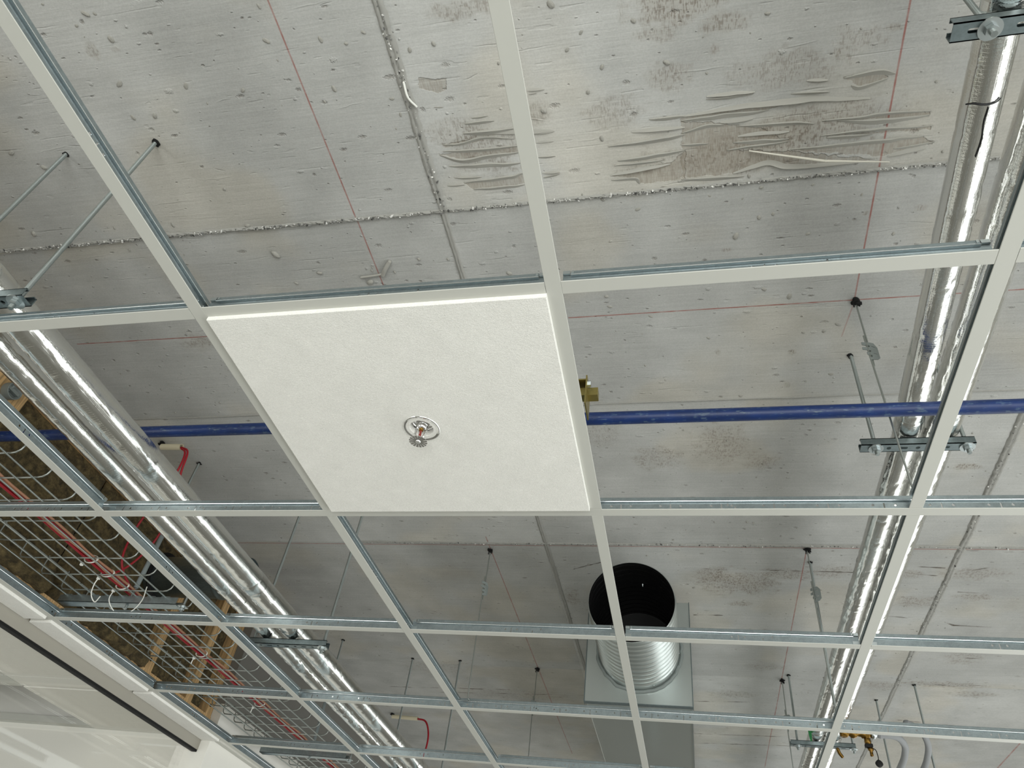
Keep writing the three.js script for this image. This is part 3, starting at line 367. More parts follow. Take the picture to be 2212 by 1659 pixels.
// ---------------------------------------------------------------- glazed partition, stud wall above, next room ceiling
{
  const h = thing('partition_header', 'pale grey header rail, black seal and clear glass of the partition', 'partition frame', [-1.31, -0.05, -0.9]);
  part('rail', [rbx(-1.345, -1.2965, -0.048, 0.0, -2.36, 1.2, 0.001)], M.rail, h); part('seal', [bx(-1.3225, -1.2985, -0.0565, -0.046, -2.36, 1.2)], M.black, h, 'black rubber seal');
  part('jamb_seal', bx(-1.318, -1.302, -2.4, -0.05, -2.363, -2.352), M.tee, h);
  part('glass_pane', bx(-1.3145, -1.3055, FL + 0.05, -0.05, -2.352, 1.2), M.glass, h);
  solo('wall_post', rbx(-1.405, -1.252, FL, -0.001, -2.372, -2.35, 0.001), M.wall, 'bright white end post of the wall beside the glass', 'post', [-1.33, FL, -2.36]);
}
{
  const w = thing('stud_wall', 'open timber stud wall packed with brown mineral wool above the partition', 'stud wall', [-1.35, 0.001, -0.9]);
  part('bottom_plate', [bx(-1.4, -1.298, 0.045, 0.09, -2.358, 1.2)], M.wood, w); part('head_board', [bx(-1.4, -1.31, 0.001, 0.045, -2.358, 1.2)], M.wood, w); part('top_plate', [bx(-1.4, -1.302, SL - 0.047, SL - 0.002, -2.358, 1.2)], M.wood, w);
  for (const z of [-2.335, -2.16, -1.845, 0.555]) { const m = part('stud', [bx(-1.398, -1.301, 0.09, SL - 0.047, z - 0.023, z + 0.023)], M.wood, w); if (z < -1.8) part('knot', lathe([[0.0001, 0.0012], [0.006, 0.001], [0.007, 0]], [-1.301, 0.13, z + 0.008], [1, 0, 0], 10), M.black, m); }
  part('nogging', [bx(-1.398, -1.299, 0.47, 0.54, -0.745, -0.6)], M.wood, w);
  // wool batts: lumpy faces between the studs
  const ZB = [-2.31, -2.185, -2.135, -1.87, -1.82, -1.235, -1.23, -0.63, -0.625, -0.03, -0.025, 0.53];
  for (let k = 0; k < ZB.length; k += 2) { const z0 = ZB[k], z1 = ZB[k + 1], nz = Math.max(4, Math.round((z1 - z0) / 0.014)), ny = 38, pos = [], uv = [], idx = [];
    for (let i = 0; i <= nz; i++) for (let j = 0; j <= ny; j++) { const z = z0 + (z1 - z0) * i / nz, y = 0.09 + (SL - 0.137) * j / ny, e = Math.min(1, Math.min(i, nz - i) / 2, Math.min(j, ny - j) / 2); const low = y < 0.2 && z < -0.9 && z > -1.84 ? 0.022 : 0;
      pos.push(-1.345 + e * (0.034 * fbm(z * 9, y * 11, 3) + 0.022 * fbm(z * 42, y * 50, 3) + low * fbm(z * 6 + 4, y * 12, 2) * 2 - 0.012), y, z); uv.push(z * 1.6, y * 1.6); if (i && j) { const a = (i - 1) * (ny + 1) + j - 1, b = i * (ny + 1) + j - 1; idx.push(a, a + 1, b, b, a + 1, b + 1); } }
    const g = new THREE.BufferGeometry(); g.setAttribute('position', new THREE.Float32BufferAttribute(pos, 3)); g.setAttribute('uv', new THREE.Float32BufferAttribute(uv, 2)); g.setIndex(idx); g.computeVertexNormals(); part('wool_batt', g, M.wool, w); }
  part('back_board', bx(-1.412, -1.398, 0.0, SL, -2.358, 1.2), M.wall, w);
  // loose strip of wool hanging out at the foot
  for (const [za, zb] of [[-1.78, -1.42], [-1.18, -0.8]]) { const g = new THREE.CapsuleGeometry(0.034, zb - za, 10, 16, 26), p = g.attributes.position; g.rotateX(Math.PI / 2); for (let i = 0; i < p.count; i++) { const n = fbm(p.getZ(i) * 30 + 5, p.getX(i) * 60 + p.getY(i) * 60 + 9, 3); p.setXYZ(i, p.getX(i) * (0.6 + 0.6 * n), p.getY(i) * (0.7 + 0.7 * n), p.getZ(i)); } g.computeVertexNormals(); g.translate(-1.3, 0.115, (za + zb) / 2); const u = g.attributes.uv; for (let i = 0; i < u.count; i++) u.setXY(i, u.getX(i) * 0.3, u.getY(i) * 0.5); part('loose_wool', g, M.wool, w); }
}
solo('junction_box', [lathe([[0.0001, 0], [0.026, 0], [0.028, 0.004], [0.028, 0.03], [0.026, 0.032], [0.024, 0.03], [0.023, 0.012], [0.0001, 0.012]], [-1.299, 0.505, -0.672], [1, 0, 0], 28), bx(-1.29, -1.272, 0.5, 0.51, -0.695, -0.65), cyl([-1.286, 0.495, -0.66], [-1.268, 0.515, -0.66], 0.004)], M.grey, 'round grey junction box on the timber block at the left edge', 'junction box', [-1.299, 0.48, -0.672]);
{
  const t = thing('wall_duct', 'dull round galvanised duct stub leaving the wool wall behind the foil pipes', 'duct', [-1.3, 0.32, -1.7]);
  part('shell', [lathe([[0.078, 0], [0.08, 0.002], [0.08, 0.3], [0.084, 0.305], [0.084, 0.32], [0.08, 0.325], [0.08, 0.42]], [-1.33, 0.41, -1.69], [1, 0, 0], 40), cyl([-1.33, 0.41, -1.69], [-0.95, 0.41, -1.69], 0.079, 40)], M.strut, t); part('collar', lathe([[0.081, 0.0], [0.097, 0.0], [0.097, 0.006], [0.081, 0.006]], [-1.3, 0.41, -1.69], [1, 0, 0], 40), M.rubber, t);
}
{
  const n = structGroup('ceiling_next'); const Y = 0.15;
  part('board', [bx(-2.28, -1.415, Y, Y + 0.015, -2.277, 1.2), bx(NEXT_L, -2.33, Y, Y + 0.015, -1.62, 1.2)], M.wall, n); part('board', [bx(-2.28, -1.415, Y - 0.004, Y + 0.015, NEXT_F, -2.283)], M.wall, n);
  part('coffer', [bx(NEXT_L, -2.28, Y + 0.33, Y + 0.345, NEXT_F, -2.28), bx(NEXT_L, -2.28, Y + 0.015, Y + 0.33, -2.28, -2.27), bx(-2.285, -2.275, Y + 0.004, Y + 0.33, NEXT_F, -2.28)], M.plenum, n);
  part('coffer_rail', [bx(NEXT_L, -2.285, Y - 0.002, Y + 0.03, NEXT_F, NEXT_F + 0.05)], M.tee, n); part('roof', bx(NEXT_L, -1.415, SL - 0.06, SL, NEXT_F, WALL_B), M.wall, n);
  const l = thing('air_grille', 'pale framed ceiling grille in the next room seen through the glass', 'grille', [-2.6, 0.14, -1.95]);
  part('frame', [bx(-2.95, -2.28, Y - 0.004, Y + 0.02, -2.275, -2.2), bx(-2.36, -2.28, Y - 0.004, Y + 0.02, -2.2, -1.62), bx(-2.95, -2.88, Y - 0.004, Y + 0.02, -2.2, -1.62)], M.tee, l); part('mesh_plate', [bx(-2.88, -2.36, Y + 0.008, Y + 0.014, -2.2, -1.62)], M.white, l);
}

// ---------------------------------------------------------------- foil-wrapped pipes
function foilPipe(path, z0, z1, r, sd, grow = 0) {  // wrinkled sleeve; path is a list of [x, y, z] from near to far
  const at = z => { let k = 0; while (k < path.length - 2 && z < path[k + 1][2]) k++; const [a, b] = [path[k], path[k + 1]], t = (z - a[2]) / (b[2] - a[2]); return [a[0] + t * (b[0] - a[0]), a[1] + t * (b[1] - a[1])]; };
  const n = Math.max(4, Math.round((z0 - z1) / 0.007)), m = 56, pos = [], uv = [], idx = [];
  for (let i = 0; i <= n; i++) for (let j = 0; j <= m; j++) {
    const z = z0 + (z1 - z0) * i / n, t = 5 - z, th = j / m * Math.PI * 2, c = Math.cos(th), s = Math.sin(th), [cx, cy] = at(z);
    const lon = fbm(c * 3.2 + sd, s * 3.2 + t * 1.1 + sd * 3, 3) - 0.5, cr = Math.abs(fbm(c * 7 + sd * 2 + t * 14, s * 7 + t * 9, 3) - 0.5), seam = Math.exp(-Math.pow(((th - 3.9 - 0.12 * Math.sin(t * 2 + sd)) * r) / 0.003, 2)) * 0.0012;
    const ring = 0.0016 * Math.max(0, fbm(t * 60, sd + c * 1.5 + 4, 2) - 0.62) * 4, edge = grow && (i === 0 || i === n) ? -0.0012 : grow;
    const q = r * (1 + 0.03 * lon) + 0.0018 * (0.12 - Math.min(0.12, cr)) / 0.12 * smooth(0.5, 0.68, fbm(t * 3 + sd, c * 2 + s + 5, 2)) + seam - ring + edge;
    pos.push(cx + q * c, cy + q * s, z); uv.push(th * r, t); if (i && j) { const k = (i - 1) * (m + 1) + j - 1, l = i * (m + 1) + j - 1; idx.push(k, l, k + 1, l, l + 1, k + 1); }
  }
  const g = new THREE.BufferGeometry(); g.setAttribute('position', new THREE.Float32BufferAttribute(pos, 3)); g.setAttribute('uv', new THREE.Float32BufferAttribute(uv, 2)); g.setIndex(idx); g.computeVertexNormals(); return g;
}
function addPipe(label, path, r, sd, tapes, marks) {
  const t = thing('foil_pipe', label, 'insulated pipe', path[0], 'foil wrapped insulated pipes'), zA = path[0][2], zB = path[path.length - 1][2]; part('sleeve', foilPipe(path, zA, zB, r, sd), M.foil, t);
  for (const z of tapes) part('tape_band', foilPipe(path, z, z - 0.055, r, sd, 0.0009), M.tape, t);
  if (marks) part('pen_mark', marks, M.ink, t, 'black pen mark'); return t;
}
// right pair; the black T-shaped pen mark sits on the underside of the first
const P1 = [[1.228, 0.353, 0.75], [1.3, 0.353, -0.82], [1.311, 0.353, -4.8]], P2 = [[1.342, 0.361, 0.75], [1.374, 0.361, -0.75], [1.382, 0.361, -4.8]];
function onPipe(P, r, z, ang, off = 0.0016) { const [A, B] = P, t = (z - A[2]) / (B[2] - A[2]); return [A[0] + t * (B[0] - A[0]) + (r + off) * Math.sin(ang), A[1] - (r + off) * Math.cos(ang), z]; }
addPipe('slim foil pipe at the right with a black T drawn on it', P1, 0.03, 1.3, [0.24, -0.73, -1.62, -2.82, -3.6], [tube([-1.05, -0.7, -0.35, 0, 0.3, 0.5].map((a, i) => onPipe(P1, 0.03, 0.036 + [0, 0.004, 0.004, 0.004, 0.006, 0.01][i], a)), 0.0012, 5), tube([0.034, 0.01, -0.02, -0.05].map((z, i) => onPipe(P1, 0.03, z, [0, -0.05, 0.03, -0.06][i])), 0.0012, 5)]);
addPipe('foil pipe half hidden above the rightmost ceiling bar', P2, 0.0375, 4.1, [0.2, -0.78, -2.15], [tube([0.03, 0.0, -0.03].map((z, i) => onPipe(P2, 0.0375, z, [-0.5, -0.42, -0.5][i])), 0.0012, 5)]);
// left pair
addPipe('large left foil pipe above the cable tray side', [[-0.578, 0.0985, 0.75], [-0.59, 0.0985, -1.45], [-0.605, 0.0985, -4.6]], 0.0295, 7.7, [0.0, -1.18, -1.43, -2.1, -2.88]);
addPipe('large foil pipe with a broad highlight, nearest the white tile', [[-0.475, 0.105, 0.75], [-0.494, 0.105, -1.45], [-0.51, 0.105, -4.6]], 0.0365, 2.6, [0.05, -1.1, -1.4, -2.45, -2.88]);

// ---------------------------------------------------------------- slotted struts hung on threaded rods
function strut(label, x0, x1, y, z, rods, rodTop = SL, w = 0.028, h = 0.019) {
  const t = thing('strut_hanger', label, 'pipe hanger', [(x0 + x1) / 2, y, z], 'slotted pipe hangers');
  const s = rectShape(x0, z - w / 2, x1, z + w / 2); let k = 0; for (let x = x0 + 0.03; x < x1 - 0.014; x += 0.031, k++) { if (rods.some(r => Math.abs(r - x) < 0.016)) continue; s.holes.push(k % 2 ? slotPath(x, z, 0.0095, 0.0095) : slotPath(x, z, 0.019, 0.0075)); }
  const g = extr(s, 0.0018); g.rotateX(Math.PI / 2); g.translate(0, y + 0.0018, 0);
  part('channel', [metreUV(clean(g)), bx(x0, x1, y, y + h, z - w / 2, z - w / 2 + 0.0018), bx(x0, x1, y, y + h, z + w / 2 - 0.0018, z + w / 2), bx(x0, x1, y + h - 0.0018, y + h, z - w / 2, z - w / 2 + 0.007), bx(x0, x1, y + h - 0.0018, y + h, z + w / 2 - 0.007, z + w / 2)], M.strut, t);
  for (const x of rods) { const r = part('threaded_rod', cyl([x, y - 0.019, z], [x, rodTop + 0.004, z], 0.0047, 12), M.rod, t); part('washer', [cyl([x, y - 0.0022, z], [x, y, z], 0.0165, 24)], M.zinc, r); part('nut', [hexNut([x, y - 0.0065, z], 0.016, 0.008)], M.zinc, r); part('anchor', blob([x, SL - 0.001, z], 0.0085, x * 7 + z), M.black, r, 'black drilled hole rim'); }
  return t;
}
function blob([x, y, z], r, sd) { const g = new THREE.IcosahedronGeometry(r, 2), p = g.attributes.position; for (let i = 0; i < p.count; i++) { const k = 0.55 + 0.9 * vn(p.getX(i) / r * 1.7 + sd * 3 + 40, p.getZ(i) / r * 1.7 + p.getY(i) / r + 20); p.setXYZ(i, p.getX(i) * k, p.getY(i) * k * 0.5, p.getZ(i) * k); } g.computeVertexNormals(); g.translate(x, y, z); return g; }
strut('slotted steel hanger with a large washer at the upper right corner', 1.175, 1.43, 0.3, 0.168, [1.224, 1.415]);
strut('slotted steel hanger under the right foil pipes just below the blue pipe', 1.188, 1.43, 0.301, -0.792, [1.221, 1.414]);
strut('distant slotted hanger under the foil pipes beside the brass valve', 1.195, 1.46, 0.301, -2.9, [1.225, 1.452]);
strut('slotted hanger at the left picture edge under the near foil pipes', -0.66, -0.362, 0.046, 0.02, [-0.632, -0.384]);
strut('slotted hanger carrying the large foil pipes above the third bar row', -0.66, -0.362, 0.046, -1.45, [-0.632, -0.378]);
strut('farthest slotted hanger of the large foil pipes, mostly hidden', -0.66, -0.352, 0.046, -2.9, [-0.632, -0.374]);

// ---------------------------------------------------------------- blue pipe
{
  const t = thing('blue_pipe', 'scuffed dark blue sprinkler pipe crossing the whole picture', 'pipe', [0.5, 0.22, -0.578]);
  part('pipe', cyl([-1.29, 0.235, -0.574], [3.3, 0.235, -0.579], 0.0148, 28), M.blue, t);
}

// ---------------------------------------------------------------- grid hanger wires with spring clips
function hanger(label, x, z, y0, yc, turn) {
  const t = thing('wire_hanger', label, 'wire hanger', [x, SL, z], 'grid hanger wires');
  part('upper_wire', [cyl([x, yc - 0.045, z], [x, SL - 0.004, z], 0.0022, 8)], M.wire, t); part('lower_wire', [cyl([x + 0.003, y0, z + 0.003], [x - 0.005, yc + 0.05, z + 0.003], 0.0022, 8), tube([[x + 0.003, y0, z + 0.003], [x + 0.008, y0 - 0.006, z + 0.002], [x + 0.008, y0 - 0.008, z - 0.004]], 0.0022, 6)], M.wire, t);
  const a = part('anchor', [blob([x, SL - 0.004, z], 0.011, x * 5 + z), blob([x + 0.005, SL - 0.014, z + 0.004], 0.007, x * 9 + z), cyl([x - 0.006, SL - 0.022, z], [x - 0.004, SL, z], 0.002, 6), cyl([x + 0.007, SL - 0.02, z], [x + 0.005, SL, z], 0.002, 6)], M.black, t, 'black anchor clip');
  const s = new THREE.Shape(); const P = [[0.002, 0.027], [0.012, 0.027], [0.02, 0.016], [0.02, -0.017], [0.013, -0.025], [0.004, -0.027], [-0.006, -0.029], [-0.007, -0.022], [0.001, -0.0195], [0.001, -0.015], [-0.009, -0.013], [-0.009, -0.005], [0.002, -0.004], [0.002, 0.001], [-0.016, 0.003], [-0.016, 0.011], [0.001, 0.012], [0.001, 0.0165], [-0.015, 0.018], [-0.015, 0.027]];
  P.forEach(([q, w], i) => i ? s.lineTo(q, w) : s.moveTo(q, w)); s.closePath(); s.holes.push(slotPath(0.009, 0.0145, 0.009, 0.002), slotPath(0.01, -0.008, 0.009, 0.002));
  const g = extr(s, 0.0014), p = clean(g); const q = p.attributes.position; for (let i = 0; i < q.count; i++) q.setZ(i, q.getZ(i) - 9 * q.getX(i) * q.getX(i)); p.computeVertexNormals(); p.rotateY(turn); p.translate(x, yc, z + 0.003); part('spring_clip', p, M.grey, t);
}
hanger('hanger wire with comb-shaped spring clip left of the foil pipes', 1.206, -0.602, 0.033, 0.432, 0.25);
hanger('hanger wire with clip between round duct and foil pipes', 1.202, -1.766, 0.034, 0.43, -0.7);
hanger('thin hanger wire with small clip left of the round duct', 0.028, -1.79, 0.034, 0.44, 0.9);
hanger('far hanger wire rising left of the rectangular duct', 0.022, -2.95, 0.034, 0.42, 0.6);
hanger('far hanger wire just left of the slim foil pipe', 1.2, -2.955, 0.034, 0.42, -0.6);
const rodAt = (x, z, y0, label) => { const t = thing('threaded_rod', label, 'threaded rod', [x, y0, z], 'lone threaded rods'); part('rod', cyl([x, y0, z], [x, SL + 0.004, z], 0.0045, 10), M.rod, t); part('anchor', blob([x, SL - 0.001, z], 0.008, x + z), M.black, t); };
rodAt(1.222, -1.863, 0.1, 'threaded rod hanging beside the clip wire between duct and foil pipes');
rodAt(1.77, -2.95, 0.12, 'dark threaded rod at the lower right above the grey hose');
rodAt(1.64, -3.15, 0.12, 'dark threaded rod between the two grey hoses at the lower right');

// ---------------------------------------------------------------- rectangular duct with round spigot
{
  const t = thing('rectangular_duct', 'galvanised rectangular duct with a flat end plate below the round opening', 'duct', [0.585, 0.155, -3.3]);
  part('casing', [rbx(0.392, 0.778, 0.16, 0.552, -4.6, -2.1, 0.004)], M.sheet, t);
  part('end_plate', [rbx(0.388, 0.782, 0.154, 0.556, -2.104, -2.096, 0.0015)], M.sheet, t);
  part('seam_lip', [bx(0.386, 0.3885, 0.152, 0.557, -2.125, -2.093), bx(0.7815, 0.784, 0.152, 0.557, -2.125, -2.093), bx(0.386, 0.784, 0.1515, 0.154, -2.115, -2.092)], M.strut, t);
  part('corner_seam', [bx(0.776, 0.7805, 0.156, 0.16, -4.6, -2.1)], M.zinc, t);
}
{
  const t = thing('round_spigot', 'short ribbed round duct with black open mouth facing the camera', 'duct', [0.588, 0.2, -1.9]), c = [0.588, 0.357, -2.0955], pr = [];
  const R = 0.149, L = 0.4; pr.push([R + 0.013, 0], [R + 0.013, 0.004], [R + 0.004, 0.006], [R + 0.003, 0.034]);
  for (let z = 0.036; z < L - 0.02; z += 0.002) { const k = ((z * 1000) % 33) / 33, u = k < 0.28 ? Math.sin(k / 0.28 * Math.PI) : 0; pr.push([R - 0.0005 + 0.005 * u, z]); }
  pr.push([R, L - 0.02], [R + 0.0005, L - 0.002], [R, L], [R - 0.0012, L]);
  part('shell', lathe(pr, c, [0, 0, 1], 96), M.sheet, t);
  const ip = []; for (let z = L; z >= 0.004; z -= 0.0025) { const k = (((z + 1) * 1000) % 33) / 33, u = k < 0.28 ? Math.sin(k / 0.28 * Math.PI) : 0; ip.push([R - 0.003 + 0.0022 * u, z]); } ip.push([0.0001, 0.004]);
  part('liner', lathe(ip, c, [0, 0, 1], 72), M.liner, t, 'black inner lining');
  part('sealant', [(() => { const g = new THREE.TorusGeometry(R + 0.011, 0.006, 8, 90), p = g.attributes.position; for (let i = 0; i < p.count; i++) { const a = Math.atan2(p.getY(i), p.getX(i)), k = 1 + 0.04 * (vn(a * 9 + 20, 3) - 0.5); p.setX(i, p.getX(i) * k); p.setY(i, p.getY(i) * k); } g.computeVertexNormals(); g.translate(c[0], c[1], c[2] + 0.002); return g; })()], M.grey, t, 'grey smeared sealant');
  for (const a of [-2.3, -1.75, -1.2, -0.65, -0.1, 0.5, 1.2, 2.0, 2.9]) part('rivet', lathe([[0.0045, 0], [0.004, 0.0022], [0.0001, 0.0032]], [c[0] + (R + 0.002) * Math.cos(a), c[1] + (R + 0.002) * Math.sin(a), c[2] + 0.02], [Math.cos(a), Math.sin(a), 0], 10), M.zinc, t);
  part('screw_tip', lathe([[0.0045, 0], [0.003, 0.006], [0.0001, 0.012]], [c[0] + 0.03, c[1] + R - 0.004, c[2] + 0.25], [0, -1, 0], 8), M.zinc, t);
}

// ---------------------------------------------------------------- wire cable tray, cables, ties
const TY = 0.08;
function tray(label, z0, z1, first) {
  const t = thing('cable_tray', label, 'cable tray', [-0.98, TY - 0.003, (z0 + z1) / 2], 'wire basket trays'), w = 0.0024;
  for (let i = 0; i < 8; i++) { const x = -1.184 + i * 0.0527; part('long_wire', cyl([x, TY - 0.0045, z0], [x, TY - 0.0045, z1], w, 8), M.wire, t); }
  for (const [x, y] of [[-1.195, TY + 0.028], [-1.195, TY + 0.056], [-0.776, TY + 0.056]]) part('long_wire', cyl([x, y, z0], [x, y, z1], w, 8), M.wire, t);
  for (let z = first; z > z1; z -= 0.1) part('cross_wire', tube([[-1.192, TY + 0.06, z], [-1.192, TY + 0.02, z], [-1.186, TY + 0.003, z], [-1.168, TY, z], [-1.0, TY, z], [-0.82, TY, z], [-0.796, TY + 0.0015, z], [-0.783, TY + 0.012, z], [-0.779, TY + 0.06, z]], w, 8, 40), M.wire, t);
}
tray('near length of wire cable tray at the left, tied red cables', 0.6, -1.222, 0.545);
tray('far length of wire cable tray beyond the first bracket', -1.226, -2.72, -1.27);
tray('last length of wire cable tray at the bottom edge of the picture', -2.724, -4.2, -2.77);
function trayBracket(label, z) {
  const t = thing('tray_bracket', label, 'bracket', [-0.98, 0.05, z], 'cable tray brackets');
  part('channel', [bx(-1.2, -0.765, 0.05, 0.0515, z - 0.016, z + 0.02), bx(-1.2, -0.765, 0.05, 0.0725, z + 0.0185, z + 0.02), bx(-1.2, -0.765, 0.05, 0.0725, z - 0.016, z - 0.0145)], M.galv, t);
  for (let x = -1.19; x < -0.78; x += 0.052) part('tooth', [bx(x, x + 0.03, 0.0725, 0.0755, z - 0.016, z - 0.012), bx(x, x + 0.03, 0.0725, 0.0755, z + 0.012, z + 0.02)], M.galv, t);
  const r = part('threaded_rod', cyl([-0.95, 0.04, z + 0.002], [-0.95, SL + 0.004, z + 0.002], 0.0045, 12), M.rod, t); part('sleeve', [cyl([-0.95, 0.11, z + 0.002], [-0.95, 0.4, z + 0.002], 0.0075, 14), cyl([-0.95, 0.392, z + 0.002], [-0.95, 0.404, z + 0.002], 0.0095, 14)], M.conduit, r, 'grey sleeve'); part('anchor', blob([-0.95, SL - 0.001, z], 0.0085, z), M.black, r);
  part('end_rod', [cyl([-0.75, 0.035, z], [-0.75, 0.115, z], 0.004, 10), hexNut([-0.75, 0.047, z], 0.014, 0.007), bx(-0.77, -0.738, 0.051, 0.054, z - 0.012, z + 0.012)], M.zinc, t);
}
trayBracket('galvanised cable tray bracket nearest, under the tied red cables', -1.2);
trayBracket('second cable tray bracket at the bottom edge of the picture', -2.7);
const bundle = [[-0.966, 0.0905, M.red], [-0.958, 0.0975, M.red], [-0.974, 0.0975, M.red], [-0.95, 0.0905, M.tan], [-0.942, 0.097, M.tan]];
bundle.forEach(([x, y, m], k) => { const pts = []; for (let z = 0.6; z >= -4.2; z -= 0.12) pts.push([x + 0.006 * (vn(z * 3 + k * 9, 4) - 0.5) + (k > 2 ? 0.005 * Math.sin(z * 34 + k * 3) : 0), Math.max(0.0885, y + 0.003 * (vn(z * 4 + k * 5, 8) - 0.5)), z]);
  solo('cable', tube(pts, k > 2 ? 0.0034 : 0.0042, 7, 320), m, ['lower red cable lying in the wire tray', 'middle red cable lying in the wire tray', 'outer red cable lying in the wire tray', 'tan twisted cable beside the red ones in the tray', 'upper tan twisted cable in the wire tray'][k], 'cable', [x, y, -1.8], 'cables in the tray'); });
solo('riser_cable', tube([[-0.934, 0.575, -1.066], [-0.905, 0.555, -1.062], [-0.9, 0.49, -1.068], [-0.95, 0.35, -1.09], [-0.985, 0.24, -1.11], [-0.985, 0.16, -1.13], [-0.965, 0.108, -1.2], [-0.963, 0.1065, -1.3]], 0.0036, 8, 60), M.red, 'red cable dropping from the cream tube into the tray', 'cable', [-0.934, 0.1, -1.1], 'red riser cables');
solo('riser_cable', tube([[-0.934, 0.58, -1.068], [-0.898, 0.56, -1.064], [-0.893, 0.48, -1.078], [-0.9, 0.36, -1.13], [-0.94, 0.24, -1.16], [-0.98, 0.15, -1.145], [-0.99, 0.1075, -1.1], [-0.985, 0.106, -1.0]], 0.0036, 8, 60), M.red, 'second red cable looping from the cream tube into the tray', 'cable', [-0.934, 0.1, -1.1], 'red riser cables');
solo('riser_cable', tube([[-0.85, 0.585, -3.75], [-0.8, 0.575, -3.75], [-0.765, 0.5, -3.75], [-0.77, 0.38, -3.75], [-0.83, 0.2, -3.75], [-0.92, 0.11, -3.75], [-0.95, 0.108, -3.85]], 0.0055, 8, 50), M.red, 'red cable curving down from the far cream tube', 'cable', [-0.8, 0.1, -3.75], 'red riser cables');
const sleeveTube = (a, b, label) => { const t = thing('conduit_sleeve', label, 'conduit', a, 'cream conduit sleeves'); part('tube', [cyl(a, b, 0.011, 18, 0.011, true), cyl(a, b, 0.0095, 18, 0.0095, true), lathe([[0.0095, 0], [0.011, 0]], b, [1, 0, 0], 18)], M.cream, t); part('root', blob([a[0] - 0.004, a[1] + 0.012, a[2]], 0.014, a[2]), M.black, t); };
sleeveTube([-1.022, 0.59, -1.074], [-0.932, 0.58, -1.066], 'short cream conduit sleeve in the slab left of the white tile');
sleeveTube([-1.02, 0.592, -3.755], [-0.85, 0.586, -3.75], 'far cream conduit sleeve below the last bar row');
function zipTie(label, z, tail) { const t = thing('cable_tie', label, 'cable tie', [-0.963, 0.078, z], 'white cable ties'); part('loop', [(() => { const g = new THREE.TorusGeometry(0.0128, 0.0012, 6, 28); g.scale(1.75, 0.95, 2.4); g.translate(-0.958, 0.0925, z); return g; })()], M.white, t); part('head', rbx(-0.986, -0.977, 0.071, 0.081, z - 0.0035, z + 0.0035, 0.001), M.white, t); if (tail) part('tail', tube(tail, 0.0017, 6), M.white, t); }
zipTie('short white cable tie on the red cables, uppermost', -0.985);
zipTie('white cable tie with a tail hooked downward', -1.07, [[-0.98, 0.08, -1.07], [-0.99, 0.06, -1.075], [-1.005, 0.035, -1.1], [-1.0, 0.022, -1.12], [-0.97, 0.03, -1.1]]);
zipTie('white cable tie with a long curled tail by the bracket', -1.15, [[-0.98, 0.08, -1.15], [-1.0, 0.055, -1.17], [-0.985, 0.03, -1.2], [-0.93, 0.03, -1.2], [-0.88, 0.055, -1.17], [-0.85, 0.08, -1.13]]);
zipTie('white cable tie on the far red cables beyond the second bar row', -1.66, [[-0.98, 0.08, -1.66], [-0.988, 0.066, -1.665], [-0.99, 0.058, -1.668]]);
zipTie('white cable tie on the red cables near the plasterboard wall', -2.15, [[-0.98, 0.08, -2.15], [-0.988, 0.066, -2.155], [-0.99, 0.058, -2.158]]);

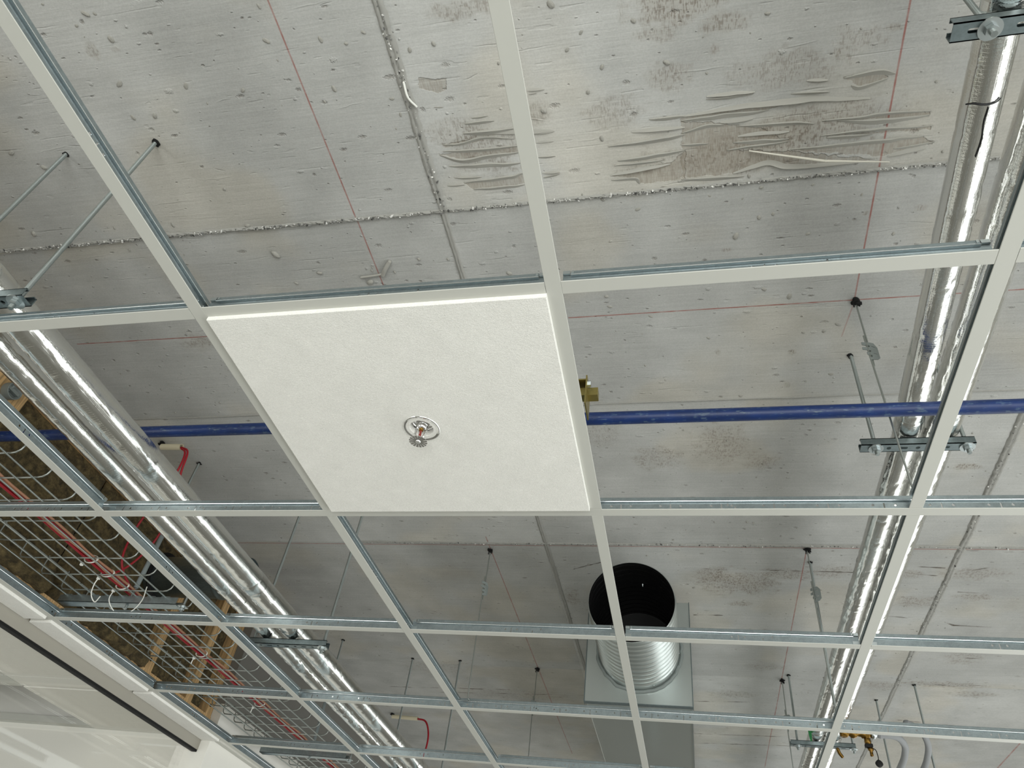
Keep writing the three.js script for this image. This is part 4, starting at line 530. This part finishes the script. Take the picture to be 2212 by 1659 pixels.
// ---------------------------------------------------------------- brass valve set with grey insulated hoses
{
  const t = thing('brass_valve', 'brass valve set with black handle and hanging cap at the lower right', 'valve', [1.46, 0.28, -2.72]), y = 0.305, z = -2.72;
  const ring = (x, pr) => lathe(pr, [x, y, z], [1, 0, 0], 20);
  part('body', [ring(1.375, [[0.0001, 0], [0.014, 0], [0.014, 0.008], [0.018, 0.01], [0.018, 0.026], [0.013, 0.03], [0.011, 0.036], [0.016, 0.04], [0.019, 0.05], [0.016, 0.062], [0.011, 0.066], [0.011, 0.08], [0.017, 0.084], [0.017, 0.1], [0.013, 0.104], [0.013, 0.12], [0.0001, 0.12]]), hexNut([1.388, y, z], 0.034, 0.016, [1, 0, 0]), hexNut([1.478, y, z], 0.034, 0.014, [1, 0, 0]), lathe([[0.0001, 0], [0.013, 0], [0.013, 0.02], [0.01, 0.022], [0.01, 0.03]], [1.478, y - 0.038, z - 0.004], [0, 1, 0], 16), ring(1.42, [[0.0001, 0], [0.012, 0], [0.014, 0.008], [0.012, 0.014], [0.0001, 0.014]])], M.brass, t);
  part('union', [ring(1.495, [[0.0001, 0], [0.016, 0], [0.016, 0.014], [0.009, 0.016], [0.009, 0.032], [0.0001, 0.032]])], M.zinc, t);
  part('handle', [rbx(1.464, 1.494, y - 0.05, y - 0.037, z - 0.014, z + 0.008, 0.003), cyl([1.48, y - 0.052, z - 0.004], [1.48, y - 0.036, z - 0.004], 0.011, 16)], M.rubber, t, 'black handle');
  part('drain', [lathe([[0.0001, 0], [0.006, 0.001], [0.007, 0.006], [0.0055, 0.01], [0.007, 0.014], [0.0055, 0.018], [0.011, 0.024], [0.011, 0.032], [0.0001, 0.032]], [1.484, y - 0.084, z - 0.004], [0, 1, 0], 16)], M.brass, t);
  const c = part('cap', [lathe([[0.0001, 0], [0.0125, 0], [0.0135, 0.003], [0.0135, 0.014], [0.0001, 0.014]], [1.502, y - 0.112, z - 0.01], [0.4, 0.3, 0.8], 18)], M.rubber, t, 'black hanging cap'); part('strap', tube([[1.484, y - 0.053, z], [1.5, y - 0.058, z], [1.506, y - 0.08, z - 0.004], [1.506, y - 0.1, z - 0.008]], 0.0018, 6), M.rubber, c);
  part('lever', [tube([[1.368, 0.262, -2.79], [1.374, 0.25, -2.8], [1.384, 0.24, -2.81]], 0.007, 8)], M.brass, t);
}
solo('insulated_hose', tube([[1.527, 0.305, -2.72], [1.56, 0.307, -2.722], [1.6, 0.306, -2.74], [1.632, 0.295, -2.79], [1.645, 0.28, -2.88], [1.65, 0.27, -3.05], [1.65, 0.26, -3.4]], 0.0135, 14, 70), M.hose, 'grey fleece wrapped hose bending away from the brass valve', 'hose', [1.527, 0.3, -2.72], 'grey insulated hoses');
solo('insulated_hose', tube([[1.64, 0.36, -2.72], [1.69, 0.345, -2.74], [1.725, 0.31, -2.8], [1.735, 0.28, -2.9], [1.735, 0.26, -3.05], [1.735, 0.25, -3.4]], 0.0125, 14, 60), M.hose, 'outer grey hose hugging the dark rod at the lower right', 'hose', [1.66, 0.3, -2.74], 'grey insulated hoses');
solo('green_tag', [(() => { const s = new THREE.Shape(); s.moveTo(0, 0); s.lineTo(0.016, 0); s.lineTo(0.012, -0.05); s.lineTo(0.006, -0.056); s.lineTo(0.002, -0.03); s.closePath(); const g = extr(s, 0.0012); g.translate(1.265, 0.353, -2.83); return g; })()], M.green, 'dark green tag beside the slim foil pipe at the bottom', 'tag', [1.27, 0.3, -2.83]);

renderer.render(scene, camera);
